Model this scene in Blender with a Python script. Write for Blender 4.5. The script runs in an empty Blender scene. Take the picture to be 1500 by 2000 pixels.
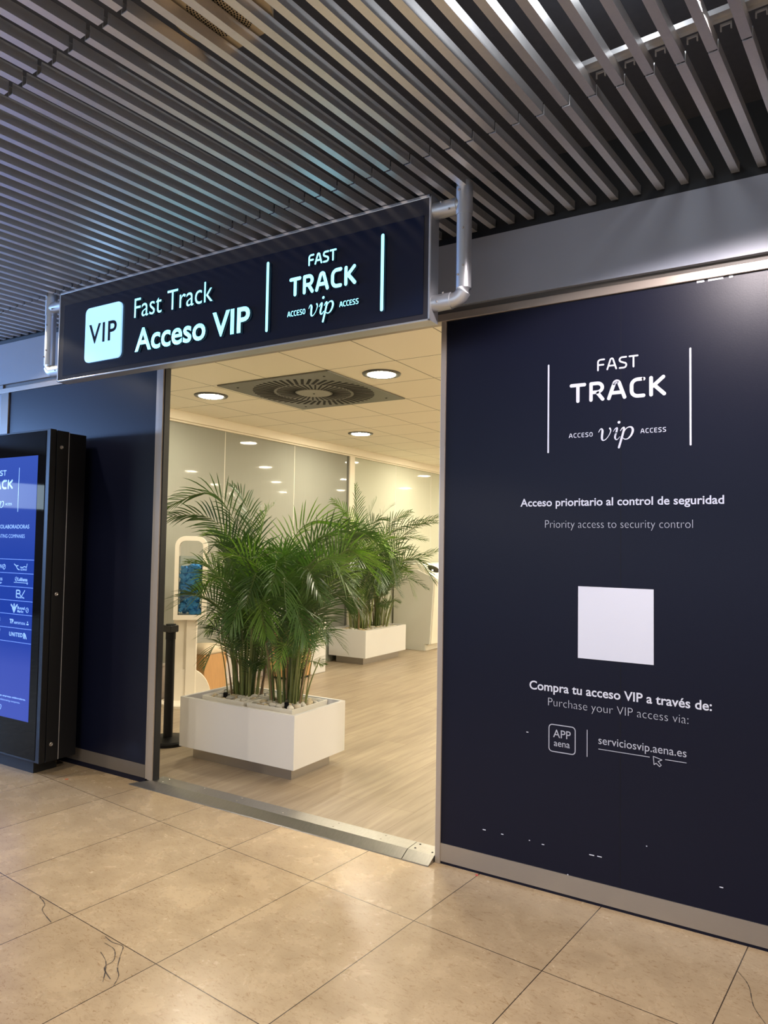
import bpy, bmesh, math, random
from mathutils import Vector, Matrix
random.seed(11)
S = bpy.context.scene
COL = S.collection
PI = math.pi

# ------------------------------------------------------------------ camera
F_PX, YAW, PITCH, ROLL, GRID = 1419.07, math.radians(31.43005), math.radians(2.58572), math.radians(0.91964), math.radians(-5.42044)
CAM = Vector((0.0, -3.355, 1.6))
fw = Vector((-math.sin(YAW) * math.cos(PITCH), math.cos(YAW) * math.cos(PITCH), math.sin(PITCH)))
r0 = Vector((math.cos(YAW), math.sin(YAW), 0)); u0 = r0.cross(fw)
rt = r0 * math.cos(ROLL) + u0 * math.sin(ROLL)
up = -r0 * math.sin(ROLL) + u0 * math.cos(ROLL)
cd = bpy.data.cameras.new('camera'); cam = bpy.data.objects.new('camera', cd); COL.objects.link(cam)
cd.sensor_fit = 'VERTICAL'; cd.sensor_height = 36.0; cd.lens = F_PX / 2000 * 36.0
cd.clip_start = 0.05; cd.clip_end = 200
M = Matrix((rt, up, -fw)).transposed().to_4x4(); M.translation = CAM
cam.matrix_world = M
S.camera = cam

# ------------------------------------------------------------------ world, exposure, lights
S.view_settings.view_transform = 'Standard'; S.view_settings.look = 'None'
S.view_settings.gamma = 1.0; S.view_settings.use_curve_mapping = False
S.view_settings.exposure = 0.0
S.cycles.use_denoising = True
S.cycles.max_bounces = 10; S.cycles.diffuse_bounces = 5; S.cycles.glossy_bounces = 4; S.cycles.transparent_max_bounces = 12
S.cycles.sample_clamp_indirect = 6.0
W = bpy.data.worlds.new('world'); S.world = W; W.use_nodes = True
W.node_tree.nodes['Background'].inputs[0].default_value = (0.55, 0.66, 0.9, 1)
W.node_tree.nodes['Background'].inputs[1].default_value = 0.05

def light(name, kind, loc, energy, color, aim=None, **kw):
    d = bpy.data.lights.new(name, kind); d.energy = energy; d.color = color
    for k, v in kw.items(): setattr(d, k, v)
    o = bpy.data.objects.new(name, d); COL.objects.link(o); o.location = loc
    if aim is not None:
        o.rotation_euler = (Vector(aim) - Vector(loc)).to_track_quat('-Z', 'Y').to_euler()
    return o
WARM = (1.0, 0.80, 0.54); NEUT = (1.0, 0.86, 0.66); COOL = (0.26, 0.48, 1.0)
# daylight that comes in at the far left end of the concourse and through the windows opposite
light('daylight_left', 'AREA', (-15.1, -3.2, 2.55), 1500, COOL, (-4.0, -2.4, 2.4), shape='RECTANGLE', size=5.0, size_y=0.6)
light('daylight_far_left', 'AREA', (-15.1, -7.9, 2.55), 60, (0.62, 0.82, 1.0), (-4.0, -7.0, 2.4), shape='RECTANGLE', size=3.6, size_y=0.55)
light('daylight_opposite', 'AREA', (-3.0, -9.4, 2.2), 150, (0.72, 0.84, 1.0), (-2.5, 0, 0.0), shape='RECTANGLE', size=9.0, size_y=2.0)
# recessed lamps of the concourse ceiling (above the slats)
SPOTS = [(-0.30, -1.08, 3.19, 190), (-4.85, -0.80, 3.21, 60), (-2.6, -2.9, 3.21, 200), (1.4, -3.2, 3.21, 200), (-6.6, -3.0, 3.21, 200), (-2.6, -5.6, 3.21, 200), (1.5, -6.0, 3.21, 200)]
for i, (x, y, z, e) in enumerate(SPOTS):
    light('concourse_lamp', 'SPOT', (x, y, z), e, NEUT if i else (1.0, 0.88, 0.88), (x, y, 0), spot_size=math.radians(138 if i else 151), spot_blend=0.12, shadow_soft_size=0.06)
    light('concourse_lamp_stray', 'POINT', (x - 0.04, y - 0.22, 3.42) if i else (-0.55, -1.20, 3.41), 1.0 if i else 4.0, (0.9, 0.95, 1.0), shadow_soft_size=0.05)

# ------------------------------------------------------------------ materials
MATS = {}
def nmat(name):
    m = bpy.data.materials.new(name); m.use_nodes = True
    return m, m.node_tree.nodes, m.node_tree.links, m.node_tree.nodes['Principled BSDF']
def pm(name, col, rough=0.5, metal=0.0, spec=0.5, emit=None, es=0.0, noise=0.0, nscale=20.0, bump=0.0, coat=0.0, stretch=None):
    if name in MATS: return MATS[name]
    m, n, l, b = nmat(name)
    b.inputs['Base Color'].default_value = (*col, 1); b.inputs['Roughness'].default_value = rough
    b.inputs['Metallic'].default_value = metal; b.inputs['Specular IOR Level'].default_value = spec
    b.inputs['Coat Weight'].default_value = coat
    if emit: b.inputs['Emission Color'].default_value = (*emit, 1); b.inputs['Emission Strength'].default_value = es
    tc = n.new('ShaderNodeTexCoord'); nz = n.new('ShaderNodeTexNoise'); nz.inputs['Scale'].default_value = nscale; nz.inputs['Detail'].default_value = 5
    if stretch:
        mp = n.new('ShaderNodeMapping'); mp.inputs['Scale'].default_value = stretch
        l.new(tc.outputs['Object'], mp.inputs[0]); l.new(mp.outputs[0], nz.inputs['Vector'])
    else: l.new(tc.outputs['Object'], nz.inputs['Vector'])
    if noise:
        mx = n.new('ShaderNodeMix'); mx.data_type = 'RGBA'
        mx.inputs[6].default_value = (*[c * (1 - noise) for c in col], 1); mx.inputs[7].default_value = (*[min(1, c * (1 + noise)) for c in col], 1)
        l.new(nz.outputs[0], mx.inputs[0]); l.new(mx.outputs[2], b.inputs['Base Color'])
    if bump:
        bp = n.new('ShaderNodeBump'); bp.inputs['Strength'].default_value = bump; bp.inputs['Distance'].default_value = 0.002
        l.new(nz.outputs[0], bp.inputs['Height']); l.new(bp.outputs[0], b.inputs['Normal'])
    MATS[name] = m
    return m

NAVY = pm('navy_vinyl', (0.0048, 0.006, 0.0175), 0.36, spec=0.2, noise=0.12, nscale=180, bump=0.12)
NAVYS = pm('navy_sign_face', (0.004, 0.009, 0.030), 0.2, spec=0.5)
VINYL = pm('white_vinyl', (0.66, 0.69, 0.80), 0.5)
VINYL_T = pm('white_vinyl_thin', (0.46, 0.48, 0.57), 0.5)
SOFF = pm('grey_panel', (0.29, 0.32, 0.39), 0.42, spec=0.4, noise=0.04, nscale=6)
JAMB = pm('jamb_steel', (0.40, 0.34, 0.28), 0.4, metal=0.35, noise=0.06, nscale=40, stretch=(1, 1, 40))
STEEL = pm('brushed_steel', (0.42, 0.39, 0.36), 0.34, metal=0.9, noise=0.08, nscale=40, stretch=(1, 1, 40))
BRONZE = pm('bronze_steel', (0.36, 0.31, 0.27), 0.38, metal=0.6, noise=0.08, nscale=40, stretch=(40, 1, 1))
ALU = pm('aluminium', (0.55, 0.57, 0.60), 0.42, metal=0.75)
ALUB = pm('bright_aluminium', (0.70, 0.71, 0.73), 0.30, metal=0.85)
RAMP = pm('ramp_steel', (0.44, 0.43, 0.41), 0.36, metal=1.0, noise=0.15, nscale=30, stretch=(4, 1, 1), bump=0.1)
SLAT = pm('slat_metal', (0.93, 0.91, 0.90), 0.42, spec=0.5, metal=0.92, noise=0.05, nscale=60)
DECK = pm('black_deck', (0.060, 0.066, 0.085), 0.7, noise=0.2, nscale=30, bump=0.3)
REVEAL = pm('dark_bronze', (0.10, 0.085, 0.07), 0.5)
BRONZED = pm('deeper_bronze', (0.17, 0.145, 0.12), 0.42, metal=0.4)  # bronze in a darker tone, for the left post and skirting
GALV = pm('galvanised', (0.55, 0.55, 0.56), 0.4, metal=0.6)
BLACK = pm('black_coating', (0.009, 0.009, 0.010), 0.42, spec=0.2)
BLACKG = pm('black_glass', (0.006, 0.006, 0.007), 0.03, spec=0.12)
BLACKR = pm('black_rubber', (0.010, 0.010, 0.011), 0.6)
BEZEL = pm('dark_bezel', (0.035, 0.034, 0.042), 0.2, spec=0.5)
WHITE = pm('white_laminate', (0.66, 0.65, 0.645), 0.4, noise=0.02, nscale=3)
WHITEP = pm('white_paint', (0.72, 0.69, 0.62), 0.55)
SKIRT = pm('white_skirting', (0.60, 0.55, 0.53), 0.5)
LINER = pm('white_plastic', (0.74, 0.71, 0.64), 0.45)
SOIL = pm('gravel_bed', (0.33, 0.28, 0.20), 0.9, noise=0.4, nscale=90, bump=0.8)
STAND = pm('white_stand', (0.80, 0.74, 0.65), 0.35)
WOOD = pm('beech_wood', (0.52, 0.29, 0.12), 0.45, noise=0.18, nscale=14, stretch=(6, 6, 0.7))
CUSH = pm('cream_cushion', (0.60, 0.50, 0.36), 0.8, noise=0.08, nscale=60, bump=0.3)
RED = pm('red_lid', (0.60, 0.10, 0.09), 0.5)
CNT = pm('counter_white', (0.76, 0.72, 0.62), 0.4)
CNTS = pm('counter_side', (0.58, 0.57, 0.52), 0.45)
GRILL = pm('diffuser_grey', (0.17, 0.17, 0.155), 0.45, metal=0.3)
GRILLL = pm('diffuser_light', (0.30, 0.29, 0.25), 0.5, metal=0.2)
SLOT = pm('slot_dark', (0.006, 0.006, 0.006), 0.8)
LENS = pm('lamp_lens', (1, 1, 1), 0.3, emit=(1.0, 0.905, 0.69), es=285.0)
LENSRIM = pm('lamp_rim', (0.10, 0.10, 0.10), 0.35, metal=0.4)
LETTER = pm('lit_letters', (0.4, 0.6, 0.65), 0.4, emit=(0.24, 0.80, 1.0), es=2.1)
TILEC = pm('lit_tile', (0.6, 0.8, 0.9), 0.12, emit=(0.17, 0.36, 0.60), es=1.9)
LSIDE = pm('letter_side', (0.05, 0.09, 0.16), 0.3)
SPEAK = pm('speaker_cream', (0.52, 0.43, 0.28), 0.6)
BLUE = pm('bright_blue', (0.09, 0.40, 1.0), 0.6, noise=0.35, nscale=25)
SCREENL = pm('screen_letter', (0.1, 0.2, 0.5), 0.1, emit=(0.30, 0.52, 1.0), es=0.95)
SCREEND = pm('screen_line', (0.1, 0.2, 0.5), 0.1, emit=(0.12, 0.22, 0.72), es=0.95)
DARKMK = pm('dark_mark', (0.06, 0.045, 0.03), 0.8)
ORANGE = pm('orange_spot', (0.62, 0.16, 0.06), 0.7)
CEIL_W = pm('cornice_white', (0.80, 0.74, 0.62), 0.6)

def glassy(name, top, low, rough):
    m, n, l, b = nmat(name)
    tc = n.new('ShaderNodeTexCoord'); mp = n.new('ShaderNodeMapping'); mp.inputs['Scale'].default_value = (1, 90, 0.4)
    nz = n.new('ShaderNodeTexNoise'); nz.inputs['Scale'].default_value = 4; nz.inputs['Detail'].default_value = 4
    l.new(tc.outputs['Object'], mp.inputs[0]); l.new(mp.outputs[0], nz.inputs['Vector'])
    mx = n.new('ShaderNodeMix'); mx.data_type = 'RGBA'; mx.inputs[6].default_value = (*top, 1); mx.inputs[7].default_value = (*low, 1)
    l.new(nz.outputs[0], mx.inputs[0]); l.new(mx.outputs[2], b.inputs['Base Color'])
    b.inputs['Roughness'].default_value = rough; b.inputs['Specular IOR Level'].default_value = 0.08
    return m
GLASS_A = glassy('grey_film_glass', (0.27, 0.275, 0.245), (0.32, 0.325, 0.29), 0.04)
GLASS_B = glassy('pale_film_glass', (0.46, 0.475, 0.39), (0.52, 0.53, 0.44), 0.05)

def clear(name):
    m, n, l, b = nmat(name)
    out = n['Material Output']; tr = n.new('ShaderNodeBsdfTransparent'); tr.inputs[0].default_value = (0.93, 0.96, 0.97, 1)
    gl = n.new('ShaderNodeBsdfGlossy'); gl.inputs['Roughness'].default_value = 0.03
    fr = n.new('ShaderNodeFresnel'); fr.inputs['IOR'].default_value = 1.3
    mx = n.new('ShaderNodeMixShader'); l.new(fr.outputs[0], mx.inputs[0]); l.new(tr.outputs[0], mx.inputs[1]); l.new(gl.outputs[0], mx.inputs[2])
    l.new(mx.outputs[0], out.inputs[0])
    return m
CLEAR = clear('clear_acrylic')

def screen_mat():
    m, n, l, b = nmat('blue_screen')
    tc = n.new('ShaderNodeTexCoord'); sp = n.new('ShaderNodeSeparateXYZ'); l.new(tc.outputs['Object'], sp.inputs[0])
    # the picture on the display: royal blue, deeper through the table of logos
    mr = n.new('ShaderNodeMapRange'); mr.inputs[1].default_value = 0.35; mr.inputs[2].default_value = 2.18; l.new(sp.outputs[2], mr.inputs[0])
    cr = n.new('ShaderNodeValToRGB'); e = cr.color_ramp.elements
    e[0].position = 0.0; e[0].color = (0.050, 0.085, 0.46, 1); e[1].position = 1.0; e[1].color = (0.040, 0.090, 0.46, 1)
    for p, c in ((0.20, (0.045, 0.080, 0.45)), (0.30, (0.012, 0.045, 0.37)), (0.60, (0.014, 0.050, 0.36)), (0.75, (0.030, 0.07, 0.40))):
        k = e.new(p); k.color = (*c, 1)
    l.new(mr.outputs[0], cr.inputs[0])
    b.inputs['Base Color'].default_value = (0.005, 0.008, 0.03, 1); b.inputs['Roughness'].default_value = 0.03; b.inputs['Specular IOR Level'].default_value = 0.10
    l.new(cr.outputs[0], b.inputs['Emission Color']); b.inputs['Emission Strength'].default_value = 1.0
    return m
SCREEN = screen_mat()

def marble():
    m, n, l, b = nmat('beige_marble_tiles')
    tc = n.new('ShaderNodeTexCoord')
    br = n.new('ShaderNodeTexBrick'); br.offset = 0.0; br.squash = 1.0
    br.inputs['Scale'].default_value = 1.0; br.inputs['Brick Width'].default_value = 0.5865; br.inputs['Row Height'].default_value = 0.8725
    br.inputs['Mortar Size'].default_value = 0.0022; br.inputs['Mortar Smooth'].default_value = 0.15; br.inputs['Bias'].default_value = 0.0
    br.inputs['Color1'].default_value = (0.48, 0.365, 0.225, 1); br.inputs['Color2'].default_value = (0.54, 0.415, 0.26, 1); br.inputs['Mortar'].default_value = (0.07, 0.05, 0.035, 1)
    l.new(tc.outputs['Object'], br.inputs['Vector'])
    n1 = n.new('ShaderNodeTexNoise'); n1.inputs['Scale'].default_value = 5.5; n1.inputs['Detail'].default_value = 8; n1.inputs['Roughness'].default_value = 0.62; n1.inputs['Distortion'].default_value = 0.35
    l.new(tc.outputs['Object'], n1.inputs['Vector'])
    c1 = n.new('ShaderNodeValToRGB'); c1.color_ramp.elements[0].position = 0.30; c1.color_ramp.elements[0].color = (0.78, 0.75, 0.72, 1); c1.color_ramp.elements[1].position = 0.72; c1.color_ramp.elements[1].color = (1.06, 1.05, 1.03, 1)
    l.new(n1.outputs[0], c1.inputs[0])
    mA = n.new('ShaderNodeMix'); mA.data_type = 'RGBA'; mA.blend_type = 'MULTIPLY'; mA.inputs[0].default_value = 1.0
    l.new(br.outputs['Color'], mA.inputs[6]); l.new(c1.outputs[0], mA.inputs[7])
    # short dark fossil flecks
    mp = n.new('ShaderNodeMapping'); mp.inputs['Scale'].default_value = (1.0, 2.2, 1); mp.inputs['Rotation'].default_value = (0, 0, 0.5)
    l.new(tc.outputs['Object'], mp.inputs[0])
    n2 = n.new('ShaderNodeTexNoise'); n2.inputs['Scale'].default_value = 30; n2.inputs['Detail'].default_value = 8; n2.inputs['Roughness'].default_value = 0.78; n2.inputs['Distortion'].default_value = 1.4
    l.new(mp.outputs[0], n2.inputs['Vector'])
    c2 = n.new('ShaderNodeValToRGB'); c2.color_ramp.elements[0].position = 0.535; c2.color_ramp.elements[0].color = (1, 1, 1, 1); c2.color_ramp.elements[1].position = 0.64; c2.color_ramp.elements[1].color = (0.66, 0.57, 0.48, 1)
    l.new(n2.outputs[0], c2.inputs[0])
    mB = n.new('ShaderNodeMix'); mB.data_type = 'RGBA'; mB.blend_type = 'MULTIPLY'; mB.inputs[0].default_value = 1.0
    l.new(mA.outputs[2], mB.inputs[6]); l.new(c2.outputs[0], mB.inputs[7])
    l.new(mB.outputs[2], b.inputs['Base Color'])
    rr = n.new('ShaderNodeMapRange'); rr.inputs[3].default_value = 0.20; rr.inputs[4].default_value = 0.33; l.new(n1.outputs[0], rr.inputs[0]); l.new(rr.outputs[0], b.inputs['Roughness'])
    bp = n.new('ShaderNodeBump'); bp.inputs['Strength'].default_value = 0.25; bp.inputs['Distance'].default_value = 0.002; bp.invert = True
    l.new(br.outputs['Fac'], bp.inputs['Height']); l.new(bp.outputs[0], b.inputs['Normal'])
    return m
MARBLE = marble()

def planks():
    m, n, l, b = nmat('oak_planks')
    tc = n.new('ShaderNodeTexCoord'); mp = n.new('ShaderNodeMapping'); mp.inputs['Rotation'].default_value = (0, 0, PI / 2)
    l.new(tc.outputs['Object'], mp.inputs[0])
    br = n.new('ShaderNodeTexBrick'); br.offset = 0.37; br.inputs['Scale'].default_value = 1.0; br.inputs['Brick Width'].default_value = 1.25; br.inputs['Row Height'].default_value = 0.19
    br.inputs['Mortar Size'].default_value = 0.0012; br.inputs['Bias'].default_value = 0.1
    br.inputs['Color1'].default_value = (0.285, 0.228, 0.165, 1); br.inputs['Color2'].default_value = (0.335, 0.275, 0.20, 1); br.inputs['Mortar'].default_value = (0.18, 0.13, 0.09, 1)
    l.new(mp.outputs[0], br.inputs['Vector'])
    mp2 = n.new('ShaderNodeMapping'); mp2.inputs['Scale'].default_value = (14, 1.1, 1); l.new(tc.outputs['Object'], mp2.inputs[0])
    nz = n.new('ShaderNodeTexNoise'); nz.inputs['Scale'].default_value = 1.6; nz.inputs['Detail'].default_value = 6; nz.inputs['Distortion'].default_value = 0.6
    l.new(mp2.outputs[0], nz.inputs['Vector'])
    cr = n.new('ShaderNodeValToRGB'); cr.color_ramp.elements[0].position = 0.3; cr.color_ramp.elements[0].color = (0.80, 0.76, 0.72, 1); cr.color_ramp.elements[1].position = 0.7; cr.color_ramp.elements[1].color = (1.12, 1.10, 1.08, 1)
    l.new(nz.outputs[0], cr.inputs[0])
    mA = n.new('ShaderNodeMix'); mA.data_type = 'RGBA'; mA.blend_type = 'MULTIPLY'; mA.inputs[0].default_value = 1.0
    l.new(br.outputs['Color'], mA.inputs[6]); l.new(cr.outputs[0], mA.inputs[7]); l.new(mA.outputs[2], b.inputs['Base Color'])
    b.inputs['Roughness'].default_value = 0.42
    return m
PLANK = planks()

def ceil_tiles():
    m, n, l, b = nmat('ceiling_tiles')
    tc = n.new('ShaderNodeTexCoord'); br = n.new('ShaderNodeTexBrick'); br.offset = 0.0
    br.inputs['Scale'].default_value = 1.0; br.inputs['Brick Width'].default_value = 0.615; br.inputs['Row Height'].default_value = 0.624
    br.inputs['Mortar Size'].default_value = 0.006; br.inputs['Mortar Smooth'].default_value = 0.4
    br.inputs['Color1'].default_value = (0.86, 0.80, 0.67, 1); br.inputs['Color2'].default_value = (0.87, 0.815, 0.685, 1); br.inputs['Mortar'].default_value = (0.30, 0.27, 0.21, 1)
    l.new(tc.outputs['Object'], br.inputs['Vector']); l.new(br.outputs['Color'], b.inputs['Base Color'])
    bp = n.new('ShaderNodeBump'); bp.inputs['Strength'].default_value = 0.6; bp.inputs['Distance'].default_value = 0.006; bp.invert = True
    l.new(br.outputs['Fac'], bp.inputs['Height']); l.new(bp.outputs[0], b.inputs['Normal'])
    b.inputs['Roughness'].default_value = 0.7
    return m
CTILE = ceil_tiles()

def leaf_mat(name, c0, c1):
    m, n, l, b = nmat(name)
    out = n['Material Output']
    oi = n.new('ShaderNodeTexCoord'); nz = n.new('ShaderNodeTexNoise'); nz.inputs['Scale'].default_value = 7.0; l.new(oi.outputs['Object'], nz.inputs['Vector'])
    mx = n.new('ShaderNodeMix'); mx.data_type = 'RGBA'; mx.inputs[6].default_value = (*c0, 1); mx.inputs[7].default_value = (*c1, 1)
    cr = n.new('ShaderNodeMapRange'); cr.inputs[1].default_value = 0.35; cr.inputs[2].default_value = 0.65; l.new(nz.outputs[0], cr.inputs[0]); l.new(cr.outputs[0], mx.inputs[0])
    l.new(mx.outputs[2], b.inputs['Base Color']); b.inputs['Roughness'].default_value = 0.36; b.inputs['Specular IOR Level'].default_value = 0.65
    tr = n.new('ShaderNodeBsdfTranslucent'); g = n.new('ShaderNodeMix'); g.data_type = 'RGBA'; g.blend_type = 'MULTIPLY'; g.inputs[0].default_value = 1; g.inputs[7].default_value = (1.6, 1.9, 0.5, 1)
    l.new(mx.outputs[2], g.inputs[6]); l.new(g.outputs[2], tr.inputs[0])
    ms = n.new('ShaderNodeMixShader'); ms.inputs[0].default_value = 0.22; l.new(b.outputs[0], ms.inputs[1]); l.new(tr.outputs[0], ms.inputs[2]); l.new(ms.outputs[0], out.inputs[0])
    return m
LEAVES = [leaf_mat('palm_leaf_deep', (0.022, 0.052, 0.014), (0.036, 0.080, 0.019)), leaf_mat('palm_leaf_mid', (0.036, 0.082, 0.019), (0.058, 0.122, 0.025)), leaf_mat('palm_leaf_light', (0.085, 0.17, 0.030), (0.135, 0.235, 0.042))]
STALK = pm('palm_stalk', (0.12, 0.16, 0.045), 0.45, noise=0.3, nscale=12)
CANE = pm('palm_cane', (0.17, 0.19, 0.06), 0.5, noise=0.45, nscale=16, stretch=(1, 1, 0.4))
CANEB = pm('palm_cane_brown', (0.20, 0.13, 0.07), 0.6, noise=0.4, nscale=16)

def pebble_mat():
    m, n, l, b = nmat('pebble_stone')
    oi = n.new('ShaderNodeObjectInfo'); cr = n.new('ShaderNodeValToRGB'); cr.color_ramp.interpolation = 'LINEAR'
    e = cr.color_ramp.elements; e[0].color = (0.66, 0.63, 0.56, 1); e[1].color = (0.46, 0.35, 0.20, 1); e[1].position = 1
    for p, c in ((0.3, (0.70, 0.66, 0.56)), (0.55, (0.36, 0.36, 0.34)), (0.8, (0.66, 0.54, 0.34))):
        k = e.new(p); k.color = (*c, 1)
    l.new(oi.outputs['Random'], cr.inputs[0])
    tc = n.new('ShaderNodeTexCoord'); nz = n.new('ShaderNodeTexNoise'); nz.inputs['Scale'].default_value = 40; l.new(tc.outputs['Object'], nz.inputs['Vector'])
    mx = n.new('ShaderNodeMix'); mx.data_type = 'RGBA'; mx.blend_type = 'MULTIPLY'; mx.inputs[0].default_value = 0.5; l.new(cr.outputs[0], mx.inputs[6]); l.new(nz.outputs[0], mx.inputs[7])
    l.new(mx.outputs[2], b.inputs['Base Color']); b.inputs['Roughness'].default_value = 0.55
    return m
PEB = pebble_mat()

# ------------------------------------------------------------------ helpers
def bm_obj(name, bm, mat, parent=None, smooth=False, loc=None):
    me = bpy.data.meshes.new(name); bmesh.ops.recalc_face_normals(bm, faces=bm.faces) if len(bm.faces) < 60000 else None
    bm.to_mesh(me); bm.free()
    for k in (mat if isinstance(mat, (list, tuple)) else [mat]): me.materials.append(k)
    if smooth:
        for p in me.polygons: p.use_smooth = True
    o = bpy.data.objects.new(name, me); COL.objects.link(o)
    if loc is not None: o.location = loc
    if parent is not None: o.parent = parent
    return o
def tag(o, label=None, cat=None, group=None, kind=None):
    if label: o['label'] = label
    if cat: o['category'] = cat
    if group: o['group'] = group
    if kind: o['kind'] = kind
    return o
def thing(name, label, cat, loc=(0, 0, 0), rz=0.0, group=None, kind=None):
    o = bpy.data.objects.new(name, None); COL.objects.link(o); o.location = loc; o.rotation_euler = (0, 0, rz); o.empty_display_size = 0.1
    return tag(o, label, cat, group, kind)
def struct(name, label=None): 
    o = bpy.data.objects.new(name, None); COL.objects.link(o); o.empty_display_size = 0.1
    return tag(o, label, kind='structure')
def box(bm, x0, x1, y0, y1, z0, z1, bev=0.0, mi=0):
    r = bmesh.ops.create_cube(bm, size=1.0)
    vs = r['verts']
    for v in vs: v.co = Vector(((x0 + x1) / 2 + v.co.x * (x1 - x0), (y0 + y1) / 2 + v.co.y * (y1 - y0), (z0 + z1) / 2 + v.co.z * (z1 - z0)))
    fs = list({f for v in vs for f in v.link_faces})
    for f in fs: f.material_index = mi
    if bev: bmesh.ops.bevel(bm, geom=list({e for v in vs for e in v.link_edges}), offset=bev, segments=2, affect='EDGES', profile=0.5)
    return bm
def boxo(name, d, mat, parent=None, bev=0.0):
    bm = bmesh.new(); box(bm, *d, bev=bev); return bm_obj(name, bm, mat, parent)
def cyl(bm, a, b, r, r2=None, seg=20, caps=True):
    a = Vector(a); b = Vector(b); d = b - a
    q = d.to_track_quat('Z', 'Y').to_matrix().to_4x4(); q.translation = (a + b) / 2
    bmesh.ops.create_cone(bm, cap_ends=caps, segments=seg, radius1=r, radius2=r if r2 is None else r2, depth=d.length, matrix=q)
def tube(bm, pts, rad, seg=8, caps=True):
    """a swept round tube; rad is a number or one per point"""
    n = len(pts); pts = [Vector(p) for p in pts]; rings = []
    for i, p in enumerate(pts):
        t = (pts[min(i + 1, n - 1)] - pts[max(i - 1, 0)]).normalized()
        a = t.cross(Vector((0, 0, 1))); 
        if a.length < 0.15: a = t.cross(Vector((0, 1, 0)))
        a.normalize(); c = t.cross(a); r = rad[i] if isinstance(rad, (list, tuple)) else rad
        rings.append([bm.verts.new(p + a * math.cos(2 * PI * k / seg) * r + c * math.sin(2 * PI * k / seg) * r) for k in range(seg)])
    for i in range(n - 1):
        for k in range(seg):
            bm.faces.new((rings[i][k], rings[i][(k + 1) % seg], rings[i + 1][(k + 1) % seg], rings[i + 1][k]))
    if caps:
        bm.faces.new(rings[0]); bm.faces.new(rings[-1][::-1])
def lathe(bm, prof, seg=32, ctr=(0, 0, 0)):
    rings = []
    for r, z in prof:
        rings.append([bm.verts.new((ctr[0] + r * math.cos(2 * PI * k / seg), ctr[1] + r * math.sin(2 * PI * k / seg), ctr[2] + z)) for k in range(seg)])
    for i in range(len(prof) - 1):
        for k in range(seg): bm.faces.new((rings[i][k], rings[i][(k + 1) % seg], rings[i + 1][(k + 1) % seg], rings[i + 1][k]))
    bm.faces.new(rings[0][::-1]); bm.faces.new(rings[-1])
def prism(bm, poly, a, b, axis='y'):
    """extrude the polygon POLY (two coordinates each) from a to b along an axis"""
    def P(u, v, t): return {'y': (u, t, v), 'x': (t, u, v), 'z': (u, v, t)}[axis]
    A = [bm.verts.new(P(u, v, a)) for u, v in poly]; B = [bm.verts.new(P(u, v, b)) for u, v in poly]; n = len(poly)
    bm.faces.new(A); bm.faces.new(B[::-1])
    for i in range(n): bm.faces.new((A[i], B[i], B[(i + 1) % n], A[(i + 1) % n]))

# lettering -----------------------------------------------------------
def text_mesh(txt, bold=0.0, extrude=0.0, spacing=1.0):
    c = bpy.data.curves.new('t', 'FONT'); c.body = txt; c.size = 1.0; c.offset = bold; c.extrude = extrude; c.space_character = spacing; c.resolution_u = 4
    o = bpy.data.objects.new('t', c); COL.objects.link(o); dg = bpy.context.evaluated_depsgraph_get(); dg.update()
    me = bpy.data.meshes.new_from_object(o.evaluated_get(dg)); COL.objects.unlink(o); bpy.data.objects.remove(o); bpy.data.curves.remove(c)
    return me
_h = text_mesh('H'); CAPH = max(v.co.y for v in _h.vertices)
def lettering(name, txt, x0, x1, zb, zt, y, mat, parent, bold=0.0, depth=0.0, spacing=1.0, shear=0.0, slope=0.0):
    """TXT on a plane facing -y: left and right ends, baseline and capital height in metres"""
    me = text_mesh(txt, bold, 0.0, spacing)
    xs = [v.co.x for v in me.vertices]; a, b = min(xs), max(xs); sx = (x1 - x0) / (b - a); sz = (zt - zb) / CAPH
    bm = bmesh.new(); bm.from_mesh(me); bpy.data.meshes.remove(me)
    for v in bm.verts: v.co = Vector((x0 + (v.co.x - a) * sx + v.co.y * sz * shear, y, zb + v.co.y * sz))
    if depth: thicken(bm, depth)
    for f in bm.faces:
        f.normal_update()
        if f.normal.y > 0.5 and not depth: f.normal_flip()
    me2 = bpy.data.meshes.new(name); bm.to_mesh(me2); bm.free()
    for k in (mat if isinstance(mat, (list, tuple)) else [mat]): me2.materials.append(k)
    o = bpy.data.objects.new(name, me2); COL.objects.link(o)
    if parent: o.parent = parent
    return o
def thicken(bm, depth):
    """flat letters at y become solid letters from y back to y + depth; sides get material 1"""
    top = list(bm.faces)
    for f in top:
        f.normal_update()
        if f.normal.y > 0: f.normal_flip()
    bmesh.ops.remove_doubles(bm, verts=bm.verts, dist=1e-5)
    top = list(bm.faces)
    edges = [e for e in bm.edges if len(e.link_faces) == 1]
    mp = {}
    for e in edges:
        for v in e.verts:
            if v not in mp: mp[v] = bm.verts.new(v.co + Vector((0, depth, 0)))
    for e in edges:
        a, b = e.verts
        f = bm.faces.new((a, b, mp[b], mp[a])); f.material_index = 1
_st = [0]
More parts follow.
